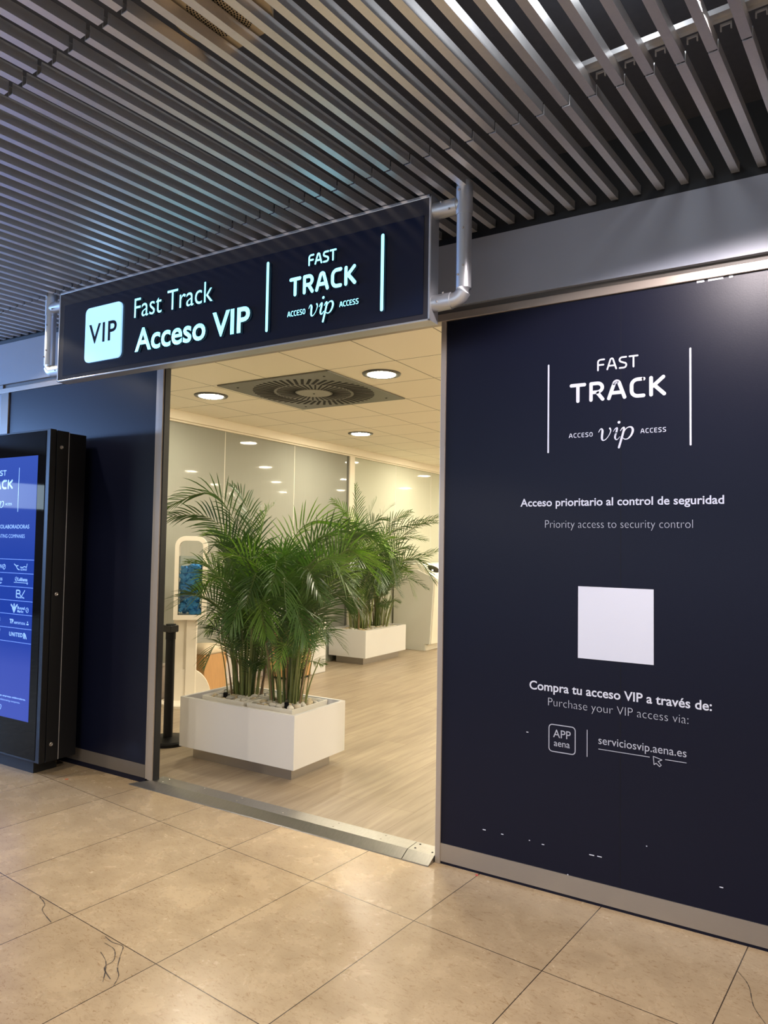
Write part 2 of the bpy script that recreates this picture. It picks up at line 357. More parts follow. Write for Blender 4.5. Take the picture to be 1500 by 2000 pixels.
def ribbon(bm, pts, w, x0, z0, sx, sz, y0_):
    """stroke: a constant or per-point width band with round joints"""
    P = [Vector((x0 + p[0] * sx, 0, z0 + p[1] * sz)) for p in pts]; Wd = [w if not isinstance(w, (list, tuple)) else w[i] for i in range(len(P))]
    for i, p in enumerate(P):
        _st[0] += 1; y = y0_ - 2.5e-5 * (_st[0] % 9)
        vs = [bm.verts.new((p.x + math.cos(2 * PI * k / 14) * Wd[i] / 2, y, p.z + math.sin(2 * PI * k / 14) * Wd[i] / 2)) for k in range(14)]
        bm.faces.new(vs)
    for i in range(len(P) - 1):
        t = (P[i + 1] - P[i]); 
        if t.length < 1e-6: continue
        t.normalize(); nn = Vector((-t.z, 0, t.x))
        _st[0] += 1; y = y0_ - 2.5e-5 * (_st[0] % 9)
        q = [P[i] + nn * Wd[i] / 2, P[i + 1] + nn * Wd[i + 1] / 2, P[i + 1] - nn * Wd[i + 1] / 2, P[i] - nn * Wd[i] / 2]
        bm.faces.new([bm.verts.new((v.x, y, v.z)) for v in q])
def arc(cx, cy, rx, ry, a0, a1, n=8): return [(cx + rx * math.cos(math.radians(a0 + (a1 - a0) * i / n)), cy + ry * math.sin(math.radians(a0 + (a1 - a0) * i / n))) for i in range(n + 1)]
GLY = {
 'F': [[(0.05, 0)] + [(0.05, 0.72)] + arc(0.3, 0.75, 0.25, 0.25, 180, 90) + [(0.62, 1)], [(0.07, 0.5), (0.55, 0.5)]],
 'A': [[(0.0, 0), (0.27, 0.88)] + arc(0.4, 0.86, 0.13, 0.14, 165, 15, 6) + [(0.53, 0.88), (0.80, 0)], [(0.14, 0.32), (0.66, 0.32)]],
 'S': [[(0.62, 1), (0.28, 1)] + arc(0.26, 0.77, 0.22, 0.23, 90, 200, 8) + [(0.13, 0.60), (0.5, 0.44)] + arc(0.40, 0.24, 0.24, 0.24, 55, -90, 10) + [(0.05, 0.0)]],
 'T': [[(0.0, 1), (0.70, 1)], [(0.35, 1), (0.35, 0)]],
 'R': [[(0.05, 0), (0.05, 1), (0.36, 1)] + arc(0.38, 0.73, 0.26, 0.27, 90, -90, 10) + [(0.05, 0.46)], [(0.36, 0.46), (0.66, 0)]],
 'C': [[(0.64, 1), (0.36, 1)] + arc(0.36, 0.66, 0.31, 0.34, 90, 180, 6) + [(0.05, 0.34)] + arc(0.36, 0.34, 0.31, 0.34, 180, 270, 6) + [(0.64, 0)]],
 'K': [[(0.05, 0), (0.05, 1)], [(0.64, 1), (0.14, 0.5)], [(0.20, 0.56), (0.68, 0)]],
 'E': [[(0.58, 1), (0.2, 1)] + arc(0.2, 0.85, 0.15, 0.15, 90, 180, 4) + [(0.05, 0.15)] + arc(0.2, 0.15, 0.15, 0.15, 180, 270, 4) + [(0.58, 0)], [(0.06, 0.51), (0.52, 0.51)]],
 'O': [arc(0.36, 0.7, 0.31, 0.3, 0, 180, 10) + arc(0.36, 0.3, 0.31, 0.3, 180, 360, 10) + [(0.67, 0.7)]],
}
ADV = {'F': 0.64, 'A': 0.80, 'S': 0.66, 'T': 0.70, 'R': 0.68, 'C': 0.66, 'K': 0.70, 'E': 0.60, 'O': 0.70}
def strokes(name, word, x0, x1, z0, z1, w, y, mat, parent, gap=0.22, depth=0.0):
    tot = sum(ADV[c] for c in word) + gap * (len(word) - 1); sx = (x1 - x0 - w) / tot; sz = (z1 - z0 - w)
    bm = bmesh.new(); x = x0 + w / 2
    for c in word:
        for s in GLY[c]: ribbon(bm, s, w, x, z0 + w / 2, sx, sz, y)
        x += (ADV[c] + gap) * sx
    return finish_strokes(name, bm, mat, parent, depth, y)
def finish_strokes(name, bm, mat, parent, depth, y):
    for f in bm.faces:
        f.normal_update()
        if f.normal.y > 0: f.normal_flip()
    if depth:
        for f in list(bm.faces):
            vs = list(f.verts); bk = [bm.verts.new(v.co + Vector((0, depth, 0))) for v in vs]
            for i in range(len(vs)):
                g = bm.faces.new((vs[i], vs[(i + 1) % len(vs)], bk[(i + 1) % len(vs)], bk[i])); g.material_index = 1
    me = bpy.data.meshes.new(name); bm.to_mesh(me); bm.free()
    for k in (mat if isinstance(mat, (list, tuple)) else [mat]): me.materials.append(k)
    o = bpy.data.objects.new(name, me); COL.objects.link(o); o.parent = parent
    return o
def smoothpts(pts, n=6):
    out = []
    for i in range(len(pts) - 1):
        p0 = pts[max(i - 1, 0)]; p1 = pts[i]; p2 = pts[i + 1]; p3 = pts[min(i + 2, len(pts) - 1)]
        for k in range(n):
            t = k / n
            out.append(tuple(0.5 * ((2 * b) + (c - a) * t + (2 * a - 5 * b + 4 * c - d) * t * t + (3 * b - a - 3 * c + d) * t ** 3) for a, b, c, d in zip(p0, p1, p2, p3)))
    out.append(tuple(pts[-1])); return out
# italic serif "vip": x, z and stroke width, in units of the x-height
VIP = [
 [(0.00, 0.72, .05), (0.10, 0.93, .07), (0.20, 0.98, .10), (0.27, 0.82, .17), (0.24, 0.45, .17), (0.24, 0.14, .16), (0.34, 0.02, .09), (0.52, 0.12, .06), (0.72, 0.42, .06), (0.84, 0.78, .09), (0.78, 0.98, .14)],
 [(1.02, 0.70, .05), (1.14, 0.90, .08), (1.27, 0.96, .14), (1.24, 0.70, .16), (1.14, 0.28, .16), (1.18, 0.06, .12), (1.30, 0.04, .07), (1.46, 0.24, .05)],
 [(1.40, 1.42, .22), (1.41, 1.43, .22)],
 [(1.50, 0.72, .05), (1.62, 0.92, .08), (1.74, 0.96, .14), (1.72, 0.70, .16), (1.58, 0.10, .17), (1.42, -0.55, .17), (1.40, -0.62, .17)],
 [(1.70, 0.52, .06), (1.86, 0.84, .07), (2.06, 0.98, .09), (2.26, 0.94, .14), (2.34, 0.70, .18), (2.24, 0.34, .15), (2.02, 0.06, .10), (1.80, 0.02, .07), (1.64, 0.16, .06)],
]
def vip(name, x0, x1, zb, zx, y, mat, parent, depth=0.0, k=1.0):
    h = zx - zb; sx = (x1 - x0) / 2.42; bm = bmesh.new()
    for s in VIP:
        pp = smoothpts(s, 5) if len(s) > 2 else s
        ribbon(bm, [(p[0], p[1]) for p in pp], [p[2] * h * k for p in pp], x0 + 0.02 * sx, zb, sx, h, y)
    return finish_strokes(name, bm, mat, parent, depth, y)
def rrect(x0, x1, z0, z1, r, n=6):
    return [(x1 - r + r * math.cos(a), z1 - r + r * math.sin(a)) for a in [PI / 2 * i / n for i in range(n + 1)]] + [(x0 + r - r * math.sin(a), z1 - r + r * math.cos(a)) for a in [PI / 2 * i / n for i in range(n + 1)]] + \
           [(x0 + r - r * math.cos(a), z0 + r - r * math.sin(a)) for a in [PI / 2 * i / n for i in range(n + 1)]] + [(x1 - r + r * math.sin(a), z0 + r - r * math.cos(a)) for a in [PI / 2 * i / n for i in range(n + 1)]]
def outline(bm, poly, w, y, closed=True):
    ribbon(bm, poly + ([poly[0]] if closed else []), w, 0, 0, 1, 1, y)
PALM_A=[
  [[-3.808, 0.905, 0.931], [-3.8, 0.846, 1.501], [-3.945, 0.651, 1.962], [-4.202, 0.398, 1.848]],
  [[-3.822, 0.893, 0.892], [-3.727, 0.71, 1.484], [-3.829, 0.487, 1.773], [-3.986, 0.282, 1.781]],
  [[-3.795, 0.851, 0.898], [-3.733, 0.638, 1.41], [-3.736, 0.502, 1.589], [-3.748, 0.425, 1.551]],
  [[-3.828, 0.954, 0.965], [-3.859, 1.06, 1.519], [-3.893, 1.163, 1.809], [-3.904, 1.287, 1.92]],
  [[-3.855, 0.997, 0.959], [-3.907, 1.084, 1.518], [-4.076, 1.136, 1.914], [-4.224, 1.138, 2.066]],
  [[-3.7, 0.868, 0.981], [-3.481, 0.66, 1.38], [-3.496, 0.381, 1.51], [-3.583, 0.17, 1.362]],
  [[-3.85, 0.868, 0.853], [-3.846, 0.738, 1.212], [-3.922, 0.605, 1.412], [-3.997, 0.472, 1.442]],
  [[-3.814, 0.833, 0.705], [-3.803, 0.643, 1.068], [-3.885, 0.437, 1.217], [-3.98, 0.287, 1.126]],
  [[-3.819, 0.829, 0.667], [-3.765, 0.61, 0.924], [-3.765, 0.477, 0.991], [-3.807, 0.372, 0.926]],
  [[-3.801, 0.778, 0.599], [-3.696, 0.604, 0.801], [-3.701, 0.466, 0.889], [-3.729, 0.375, 0.736]],
  [[-3.593, 0.828, 1.068], [-3.349, 0.644, 1.385], [-3.209, 0.501, 1.47], [-3.102, 0.328, 1.301]],
  [[-3.699, 0.868, 0.943], [-3.518, 0.761, 1.339], [-3.256, 0.726, 1.495], [-3.07, 0.756, 1.284]],
  [[-3.755, 0.818, 0.904], [-3.641, 0.519, 1.269], [-3.618, 0.34, 1.348], [-3.632, 0.194, 1.146]],
  [[-3.76, 0.815, 0.828], [-3.606, 0.55, 1.087], [-3.451, 0.42, 1.212], [-3.396, 0.268, 1.019]],
  [[-3.846, 1.006, 0.919], [-4.063, 1.08, 1.391], [-4.263, 1.104, 1.639], [-4.494, 1.1, 1.68]],
  [[-3.816, 1.032, 0.919], [-3.877, 1.245, 1.269], [-3.929, 1.399, 1.453], [-3.96, 1.571, 1.539]],
  [[-3.666, 0.831, 0.948], [-3.5, 0.577, 1.273], [-3.343, 0.448, 1.39], [-3.257, 0.258, 1.197]],
  [[-3.698, 0.869, 0.866], [-3.76, 0.814, 1.174], [-3.975, 0.758, 1.361], [-4.159, 0.729, 1.237]],
  [[-3.753, 0.82, 0.789], [-3.828, 0.754, 1.02], [-3.901, 0.69, 1.135], [-3.997, 0.605, 1.001]],
  [[-3.636, 0.857, 0.872], [-3.449, 0.689, 1.087], [-3.379, 0.55, 1.19], [-3.252, 0.463, 0.978]],
  [[-3.862, 0.991, 1.039], [-3.952, 1.045, 1.477], [-4.052, 1.023, 1.804], [-4.161, 0.927, 1.986]],
  [[-3.824, 0.892, 0.97], [-3.807, 0.773, 1.405], [-3.862, 0.658, 1.635], [-3.903, 0.555, 1.651]],
  [[-3.767, 0.942, 1.048], [-3.708, 0.86, 1.445], [-3.661, 0.635, 1.58], [-3.664, 0.432, 1.47]],
]
PALM_B=[
  [[-3.402, 0.837, 0.967], [-3.396, 0.841, 1.491], [-3.268, 0.943, 1.758], [-3.016, 1.144, 1.734]],
  [[-3.3, 0.918, 1.005], [-3.116, 0.937, 1.423], [-2.917, 1.031, 1.686], [-2.734, 1.112, 1.571]],
  [[-3.294, 0.923, 0.968], [-3.086, 0.961, 1.349], [-2.927, 1.086, 1.519], [-2.793, 1.193, 1.428]],
  [[-3.3, 0.918, 1.005], [-3.07, 0.845, 1.353], [-2.874, 0.873, 1.557], [-2.676, 0.903, 1.384]],
  [[-3.285, 0.93, 0.968], [-3.068, 0.846, 1.244], [-2.884, 0.801, 1.362], [-2.729, 0.797, 1.142]],
  [[-3.295, 0.921, 0.707], [-3.15, 0.845, 0.913], [-3.007, 0.831, 0.997], [-2.886, 0.863, 0.868]],
  [[-3.265, 0.818, 0.87], [-3.101, 0.629, 1.113], [-3.037, 0.488, 1.196], [-2.876, 0.425, 0.978]],
  [[-3.277, 0.808, 0.724], [-3.169, 0.639, 0.862], [-3.148, 0.528, 0.911], [-3.109, 0.431, 0.79]],
  [[-3.406, 0.961, 0.994], [-3.444, 1.122, 1.37], [-3.476, 1.289, 1.567], [-3.449, 1.566, 1.653]],
  [[-3.391, 0.973, 0.994], [-3.429, 1.199, 1.408], [-3.423, 1.459, 1.61], [-3.371, 1.755, 1.657]],
  [[-3.267, 0.816, 0.979], [-3.034, 0.618, 1.362], [-2.81, 0.541, 1.507], [-2.617, 0.503, 1.316]],
  [[-3.267, 0.816, 0.979], [-3.06, 0.597, 1.327], [-2.913, 0.459, 1.438], [-2.714, 0.362, 1.253]],
  [[-3.358, 0.872, 0.968], [-3.268, 0.688, 1.351], [-3.236, 0.586, 1.532], [-3.306, 0.402, 1.496]],
  [[-3.343, 0.883, 0.968], [-3.411, 0.957, 1.299], [-3.521, 0.997, 1.448], [-3.647, 1.025, 1.524]],
  [[-3.295, 0.794, 0.943], [-3.127, 0.544, 1.256], [-3.029, 0.366, 1.37], [-2.887, 0.224, 1.156]],
  [[-3.314, 0.907, 0.93], [-3.29, 1.053, 1.223], [-3.246, 1.216, 1.413], [-3.146, 1.423, 1.372]],
  [[-3.268, 0.879, 0.9], [-3.14, 0.917, 1.127], [-3.069, 0.973, 1.238], [-2.951, 1.067, 1.147]],
  [[-3.25, 0.83, 0.796], [-3.089, 0.702, 1.038], [-2.946, 0.625, 1.124], [-2.831, 0.588, 0.965]],
  [[-3.264, 0.818, 0.796], [-3.116, 0.681, 1.003], [-3.039, 0.55, 1.089], [-2.983, 0.404, 0.905]],
  [[-3.329, 0.894, 1.005], [-3.264, 0.947, 1.456], [-3.134, 1.05, 1.685], [-2.925, 1.216, 1.671]],
  [[-3.344, 0.882, 1.024], [-3.233, 0.843, 1.513], [-3.046, 0.864, 1.663], [-2.846, 0.896, 1.557]],
  [[-3.306, 0.785, 0.724], [-3.228, 0.655, 0.89], [-3.126, 0.609, 0.991], [-2.969, 0.606, 0.901]],
  [[-3.3, 0.918, 1.005], [-3.13, 0.989, 1.384], [-2.986, 1.104, 1.612], [-2.853, 1.21, 1.652]],
]
PALM_D=[
  [[-5.441, 4.916, 0.929], [-5.422, 4.929, 1.623], [-5.469, 4.898, 2.041], [-5.497, 4.879, 2.39]],
  [[-5.441, 4.916, 0.929], [-5.425, 4.807, 1.622], [-5.461, 4.664, 1.996], [-5.606, 4.51, 2.174]],
  [[-5.412, 4.935, 0.93], [-5.308, 4.883, 1.555], [-5.173, 4.852, 1.899], [-4.979, 4.86, 1.933]],
  [[-5.441, 4.916, 0.929], [-5.507, 4.754, 1.345], [-5.568, 4.594, 1.55], [-5.619, 4.441, 1.279]],
  [[-5.385, 4.834, 0.868], [-5.282, 4.542, 1.288], [-5.119, 4.41, 1.491], [-5.056, 4.212, 1.11]],
  [[-5.412, 4.935, 0.93], [-5.168, 4.856, 1.489], [-4.947, 4.881, 1.696], [-4.78, 4.871, 1.43]],
  [[-5.411, 4.876, 0.795], [-5.504, 4.636, 1.075], [-5.561, 4.479, 1.18], [-5.651, 4.361, 0.946]],
  [[-5.372, 4.842, 0.799], [-5.113, 4.653, 1.224], [-4.898, 4.554, 1.364], [-4.814, 4.49, 1.045]],
  [[-5.484, 5.008, 0.923], [-5.505, 4.994, 1.553], [-5.42, 5.109, 1.979], [-5.361, 5.207, 2.233]],
  [[-5.386, 4.833, 0.936], [-5.396, 4.587, 1.418], [-5.232, 4.455, 1.687], [-5.255, 4.201, 1.618]],
  [[-5.363, 4.848, 0.936], [-5.216, 4.705, 1.489], [-4.955, 4.637, 1.692], [-4.711, 4.557, 1.466]],
  [[-5.441, 4.916, 0.929], [-5.507, 4.873, 1.483], [-5.657, 4.775, 1.758], [-5.83, 4.662, 1.685]],
  [[-5.383, 4.835, 0.731], [-5.444, 4.675, 0.907], [-5.501, 4.519, 0.946], [-5.611, 4.447, 0.777]],
]
PALM_E=[
  [[-5.419, 5.38, 0.979], [-5.384, 5.402, 1.557], [-5.173, 5.533, 1.85], [-4.743, 5.8, 1.931]],
  [[-5.419, 5.38, 0.979], [-5.24, 5.374, 1.487], [-5.0, 5.523, 1.814], [-4.685, 5.718, 2.0]],
  [[-5.407, 5.388, 0.98], [-5.147, 5.432, 1.346], [-4.874, 5.601, 1.423], [-4.656, 5.737, 1.534]],
  [[-5.406, 5.389, 0.908], [-5.125, 5.327, 1.277], [-4.838, 5.388, 1.425], [-4.561, 5.442, 1.119]],
  [[-5.405, 5.389, 0.836], [-5.154, 5.31, 1.135], [-4.955, 5.316, 1.248], [-4.795, 5.297, 0.907]],
  [[-5.419, 5.38, 0.979], [-5.385, 5.401, 1.629], [-5.266, 5.475, 1.921], [-5.053, 5.608, 2.07]],
  [[-5.378, 5.288, 0.914], [-5.202, 5.045, 1.35], [-4.982, 4.945, 1.493], [-4.789, 4.83, 1.098]],
  [[-5.378, 5.288, 0.914], [-5.344, 5.074, 1.346], [-5.297, 4.868, 1.487], [-5.326, 4.732, 1.215]],
  [[-5.354, 5.303, 0.914], [-5.084, 5.117, 1.421], [-4.81, 5.053, 1.564], [-4.585, 5.074, 1.299]],
  [[-5.352, 5.305, 0.772], [-5.19, 5.17, 0.999], [-5.05, 5.139, 1.076], [-4.88, 5.126, 0.912]],
  [[-5.419, 5.38, 0.979], [-5.323, 5.44, 1.522], [-5.11, 5.573, 1.707], [-4.863, 5.726, 1.675]],
  [[-5.446, 5.423, 0.976], [-5.499, 5.449, 1.555], [-5.469, 5.526, 1.997], [-5.341, 5.665, 2.187]],
  [[-5.399, 5.393, 0.836], [-5.168, 5.477, 1.058], [-4.992, 5.528, 1.135], [-4.778, 5.661, 0.996]],
]

# ================================================================== SETTING
def grid(x, y, z=0.0):      # the floor tiles and ceiling slats share a grid turned a little against the wall
    return Vector((x * math.cos(GRID) - y * math.sin(GRID), x * math.sin(GRID) + y * math.cos(GRID), z))
DLX, DRX = -3.80, -1.712    # doorway
LWX = -5.74                 # inner glass wall
CZ = 2.95                   # lounge ceiling

# concourse floor
g0 = grid(-0.29, -0.706)
bm = bmesh.new()
Rinv = Matrix.Rotation(-GRID, 3, 'Z')
vs = [bm.verts.new(Rinv @ (Vector(p) - g0)) for p in ((-15.2, -10.2, 0), (6, -10.2, 0), (6, 0.05, 0), (-15.2, 0.05, 0))]
f = bm.faces.new(vs)
ex = bmesh.ops.extrude_face_region(bm, geom=[f]); bmesh.ops.translate(bm, verts=[v for v in ex['geom'] if isinstance(v, bmesh.types.BMVert)], vec=(0, 0, -0.1))
floor = bm_obj('floor', bm, MARBLE, loc=g0); floor.rotation_euler = (0, 0, GRID); tag(floor, 'beige marble tile floor of the concourse', kind='structure')
def floor_marks(name, lists, mat, w):
    bm = bmesh.new()
    for pts in lists:
        sp = smoothpts(pts, 4)
        for i in range(len(sp) - 1):
            a = Vector((*sp[i], 0.0008)); b = Vector((*sp[i + 1], 0.0008)); d = (b - a).normalized(); nn = Vector((-d.y, d.x, 0)) * w * random.uniform(0.4, 1.1)
            bm.faces.new([bm.verts.new(v - floor.location) for v in (a + nn, b + nn * 0.8, b - nn * 0.8, a - nn)])
    o = bm_obj(name, bm, mat); o.location = floor.location; mw = o.matrix_basis.copy(); o.parent = floor; o.matrix_parent_inverse = Matrix.Translation(floor.location).inverted() @ Matrix.Identity(4)
    o.location = (0, 0, 0); o.matrix_parent_inverse = Matrix.Identity(4); o.rotation_euler = (0, 0, -GRID)
    return o
floor_marks('crack', [[(-2.509, -1.358), (-2.45, -1.37), (-2.392, -1.366), (-2.35, -1.41), (-2.288, -1.474), (-2.241, -1.506), (-2.209, -1.554)], [(-2.47, -1.39), (-2.40, -1.40), (-2.34, -1.45), (-2.33, -1.50), (-2.25, -1.535)],
    [(-2.43, -1.44), (-2.36, -1.47), (-2.30, -1.52), (-2.26, -1.56)], [(-3.028, -1.304), (-2.95, -1.33), (-2.908, -1.37), (-2.788, -1.409)], [(-0.307, -0.218), (-0.275, -0.27), (-0.258, -0.319), (-0.238, -0.421), (-0.196, -0.504)]], DARKMK, 0.0022)
sp = bmesh.new(); lathe(sp, [(0.012, 0), (0.010, 0.0012)], 10); k = bm_obj('stain', sp, ORANGE); k.parent = floor; k.location = Rinv @ (Vector((-4.36, -0.235, 0.0003)) - g0)
tag(k, 'orange stain')

sp = bmesh.new(); lathe(sp, [(0.007, 0), (0.006, 0.003)], 10); k = bm_obj('stain', sp, RED); k.parent = floor; k.location = Rinv @ (Vector((-1.475, -0.022, 0.0003)) - g0)
tag(k, 'red speck')
# lounge floor
lf = boxo('floor', (LWX - 0.02, 3.0, 0.05, 13.0, -0.05, 0.03), PLANK); tag(lf, 'pale oak plank floor inside the lounge', kind='structure')
# threshold ramp
ramp = thing('threshold_ramp', 'brushed steel threshold ramp across the foot of the doorway', 'threshold', (-2.8, 0, 0))
def ramp_piece(x0, x1, l_taper=0.0):
    bm = bmesh.new(); prof = [(-0.075, 0.0005), (-0.07, 0.004), (-0.005, 0.033), (0.095, 0.034), (0.095, 0.03), (0.05, 0.03), (0.05, 0.0005)]
    A = [bm.verts.new((x0 - 2 * 0 - -2.8 + (l_taper if p[0] > -0.03 else 0), p[0], p[1])) for p in prof]; B = [bm.verts.new((x1 + 2.8, p[0], p[1])) for p in prof]
    n = len(prof); bm.faces.new(A); bm.faces.new(B[::-1])
    for i in range(n): bm.faces.new((A[i], B[i], B[(i + 1) % n], A[(i + 1) % n]))
    return bm_obj('plate', bm, RAMP, ramp)
ramp_piece(-3.94, -1.872, 0.14); ramp_piece(-1.868, -1.716)
for x in (-3.72, -3.40, -3.08, -2.72, -2.36, -2.05, -1.84, -1.74):
    for y in (0.02, 0.075):
        bm = bmesh.new(); lathe(bm, [(0.006, 0), (0.005, 0.0015)], 10); bm_obj('screw', bm, STEEL if x < -2 else BLACK, ramp, loc=(x + 2.8, y, 0.034))

# ---- concourse wall: right-hand navy panel
wr = struct('wall_right', 'navy vinyl wall panel right of the doorway')
boxo('panel', (-1.683, 3.0, 0.0, 0.06, 0.0, 2.775), NAVY, wr)
boxo('seam', (-0.798, -0.7965, -0.0006, 0.0, 0.11, 2.765), BLACK, wr)
boxo('inner_face', (-1.69, 3.0, 0.06, 0.075, 0.0, CZ), WHITEP, wr)
wl = struct('wall_left', 'navy vinyl wall panel left of the doorway')
boxo('panel', (-5.58, -3.87, 0.0, 0.045, 0.0, 2.78), NAVY, wl)
boxo('inner_face', (LWX, -3.86, 0.045, 0.07, 0.03, CZ), WHITEP, wl)
w2 = boxo('wall_left', (-15.2, -5.68, 0.0, 0.06, 0.0, 2.845), SOFF); tag(w2, 'plain grey wall past the left navy panel', kind='structure')
bs = boxo('baseboard_right', (-1.683, 3.0, -0.004, 0.0, 0.014, 0.103), STEEL); tag(bs, 'steel skirting under the right navy panel', kind='structure')
bl = boxo('baseboard_left', (-5.60, -3.87, -0.004, 0.0, 0.035, 0.12), BRONZED); tag(bl, 'steel skirting under the left navy panel', kind='structure')
# soffit band and trims
sf = boxo('wall_top', (-15.2, 3.0, -0.018, 0.05, 2.838, 3.168), SOFF); tag(sf, 'grey fascia band above the panels', kind='structure')
bm = bmesh.new(); box(bm, -15.2, 3.0, -0.012, 0.06, 2.768, 2.808, bev=0.003)
tr = bm_obj('trim_1', bm, BRONZE); tag(tr, 'bronze rail along the top of the panels', kind='structure')
rv = boxo('trim_6', (-15.2, 3.0, 0.010, 0.06, 2.806, 2.840), REVEAL); tag(rv, 'dark bronze groove under the fascia band', kind='structure')
gp = boxo('trim_2', (-15.2, 3.0, 0.0, 0.06, 3.168, 3.5), BLACKR); tag(gp, 'black strip standing in for the shaded gap above the fascia', kind='structure')  # solid strip, the shade of the gap is put into its black
hd = boxo('trim_3', (-3.9, 3.0, 0.06, 0.12, 2.80, CZ + 0.05), WHITEP); tag(hd, 'white bulkhead inside over the doorway', kind='structure')
# door frame
df = struct('door_1', 'steel frame of the open doorway')
bm = bmesh.new(); box(bm, -3.87, -3.840, -0.002, 0.04, 0.03, 2.775, bev=0.002); box(bm, -3.840, -3.795, -0.010, 0.04, 0.03, 2.775, bev=0.002); bm_obj('jamb', bm, JAMB, df)
boxo('seal', (-3.795, -3.785, 0.0, 0.045, 0.03, 2.775), BLACKR, df)
bm = bmesh.new(); box(bm, -1.712, -1.683, -0.008, 0.075, 0.0, 2.775, bev=0.002); bm_obj('jamb', bm, JAMB, df)
fr = boxo('trim_4', (-5.68, -5.58, -0.01, 0.06, 0.03, 2.78), BRONZED); tag(fr, 'bronze post at the outer edge of the left panel', kind='structure')
bm = bmesh.new()
for x, z, w in ((-1.447, 0.217, .016), (-1.353, 0.216, .012), (-1.216, 0.217, .006), (-1.15, 0.213, .012), (-0.923, 0.217, .022), (-0.888, 0.218, .020), (-0.685, 0.31, .005), (-0.389, 0.21, .014), (-1.032, 0.104, .006), (-1.23, 0.72, .01)):
    box(bm, x - w / 2, x + w / 2, -0.0012, 0, z - 0.0018, z + 0.0018)
bm_obj('scuff_marks', bm, VINYL, wr)
bm = bmesh.new()
for x, w in ((-0.46, .03), (-0.40, .06), (-0.34, .015)): box(bm, x - w / 2, x + w / 2, -0.002, 0, 2.758, 2.767)
bm_obj('peeled_edge', bm, VINYL, wr)
# lettering on the right panel
y = -0.0012
strokes('lettering', 'FAST', -0.907, -0.720, 2.419, 2.475, 0.0076, y, VINYL, wr, gap=0.26)
strokes('lettering', 'TRACK', -1.033, -0.600, 2.279, 2.371, 0.0165, y, VINYL, wr, gap=0.30)
strokes('lettering', 'ACCESO', -1.036, -0.924, 2.116, 2.137, 0.0030, y, VINYL, wr, gap=0.35)
strokes('lettering', 'ACCESS', -0.711, -0.602, 2.117, 2.138, 0.0030, y, VINYL, wr, gap=0.35)
vip('lettering', -0.898, -0.740, 2.094, 2.150, y, VINYL, wr)
for x, za, zb in ((-1.136, 2.054, 2.473), (-0.502, 2.054, 2.474)):
    bm = bmesh.new(); ribbon(bm, [(x, za), (x, zb)], 0.008, 0, 0, 1, 1, y); finish_strokes('divider_bar', bm, VINYL, wr, 0, y)
lettering('lettering', 'Acceso prioritario al control de seguridad', -1.273, -0.371, 1.7965, 1.832, y, VINYL, wr, bold=0.016)
lettering('lettering', 'Priority access to security control', -1.149, -0.494, 1.693, 1.730, y, VINYL_T, wr, bold=-0.018)
lettering('lettering', 'Compra tu acceso VIP a través de:', -1.221, -0.422, 0.926, 0.965, y, VINYL, wr, bold=0.016)
lettering('lettering', 'Purchase your VIP access via:', -1.129, -0.514, 0.8585, 0.896, y, VINYL_T, wr, bold=-0.018)
bm = bmesh.new(); outline(bm, rrect(-1.124, -1.000, 0.650, 0.774, 0.016), 0.0042, y); finish_strokes('app_badge', bm, VINYL_T, wr, 0, y)
lettering('lettering', 'APP', -1.104, -1.021, 0.716, 0.752, y, VINYL_T, wr)
lettering('lettering', 'aena', -1.100, -1.025, 0.676, 0.706, y, VINYL_T, wr)
bm = bmesh.new(); ribbon(bm, [(-0.945, 0.652), (-0.945, 0.771)], 0.0035, 0, 0, 1, 1, y); finish_strokes('divider_bar', bm, VINYL_T, wr, 0, y)
lettering('lettering', 'serviciosvip.aena.es', -0.894, -0.522, 0.717, 0.752, y, VINYL_T, wr)
bm = bmesh.new(); ribbon(bm, [(-0.893, 0.694), (-0.673, 0.694)], 0.003, 0, 0, 1, 1, y); ribbon(bm, [(-0.607, 0.694), (-0.523, 0.694)], 0.003, 0, 0, 1, 1, y); finish_strokes('underline', bm, VINYL_T, wr, 0, y)
bm = bmesh.new(); outline(bm, [(-0.657, 0.700), (-0.654, 0.665), (-0.645, 0.672), (-0.631, 0.660), (-0.624, 0.667), (-0.637, 0.681), (-0.621, 0.690)], 0.003, y); finish_strokes('cursor_arrow', bm, VINYL_T, wr, 0, y)
st = boxo('blank_sticker', (-0.989, -0.655, -0.0014, 0, 1.0935, 1.423), VINYL, wr); tag(st, 'plain white square sticker')

# ---- far ends of the concourse (seen only as reflections)
we = struct('wall_end', 'beige end wall of the concourse with a high window strip')
boxo('panel', (-15.3, -15.2, -10.2, 0.05, 0.0, 2.2), pm('end_wall', (0.30, 0.27, 0.22), 0.7), we)
boxo('panel', (-15.3, -15.2, -10.2, 0.05, 2.9, 3.5), DECK, we)
wb = struct('wall_back', 'beige rear wall of the concourse')
boxo('panel', (-15.2, 6.0, -10.3, -10.2, 0.0, 1.2), pm('end_wall', (0.30, 0.27, 0.22), 0.7), wb)
boxo('panel', (-15.2, 6.0, -10.3, -10.2, 3.0, 3.5), DECK, wb)
for i, yy in enumerate((-9.6, -7.4, -5.2, -3.0, -0.9)):
    boxo('mullion', (-15.25, -15.15, yy - 0.05, yy + 0.05, 2.2, 2.9), BLACK, we)

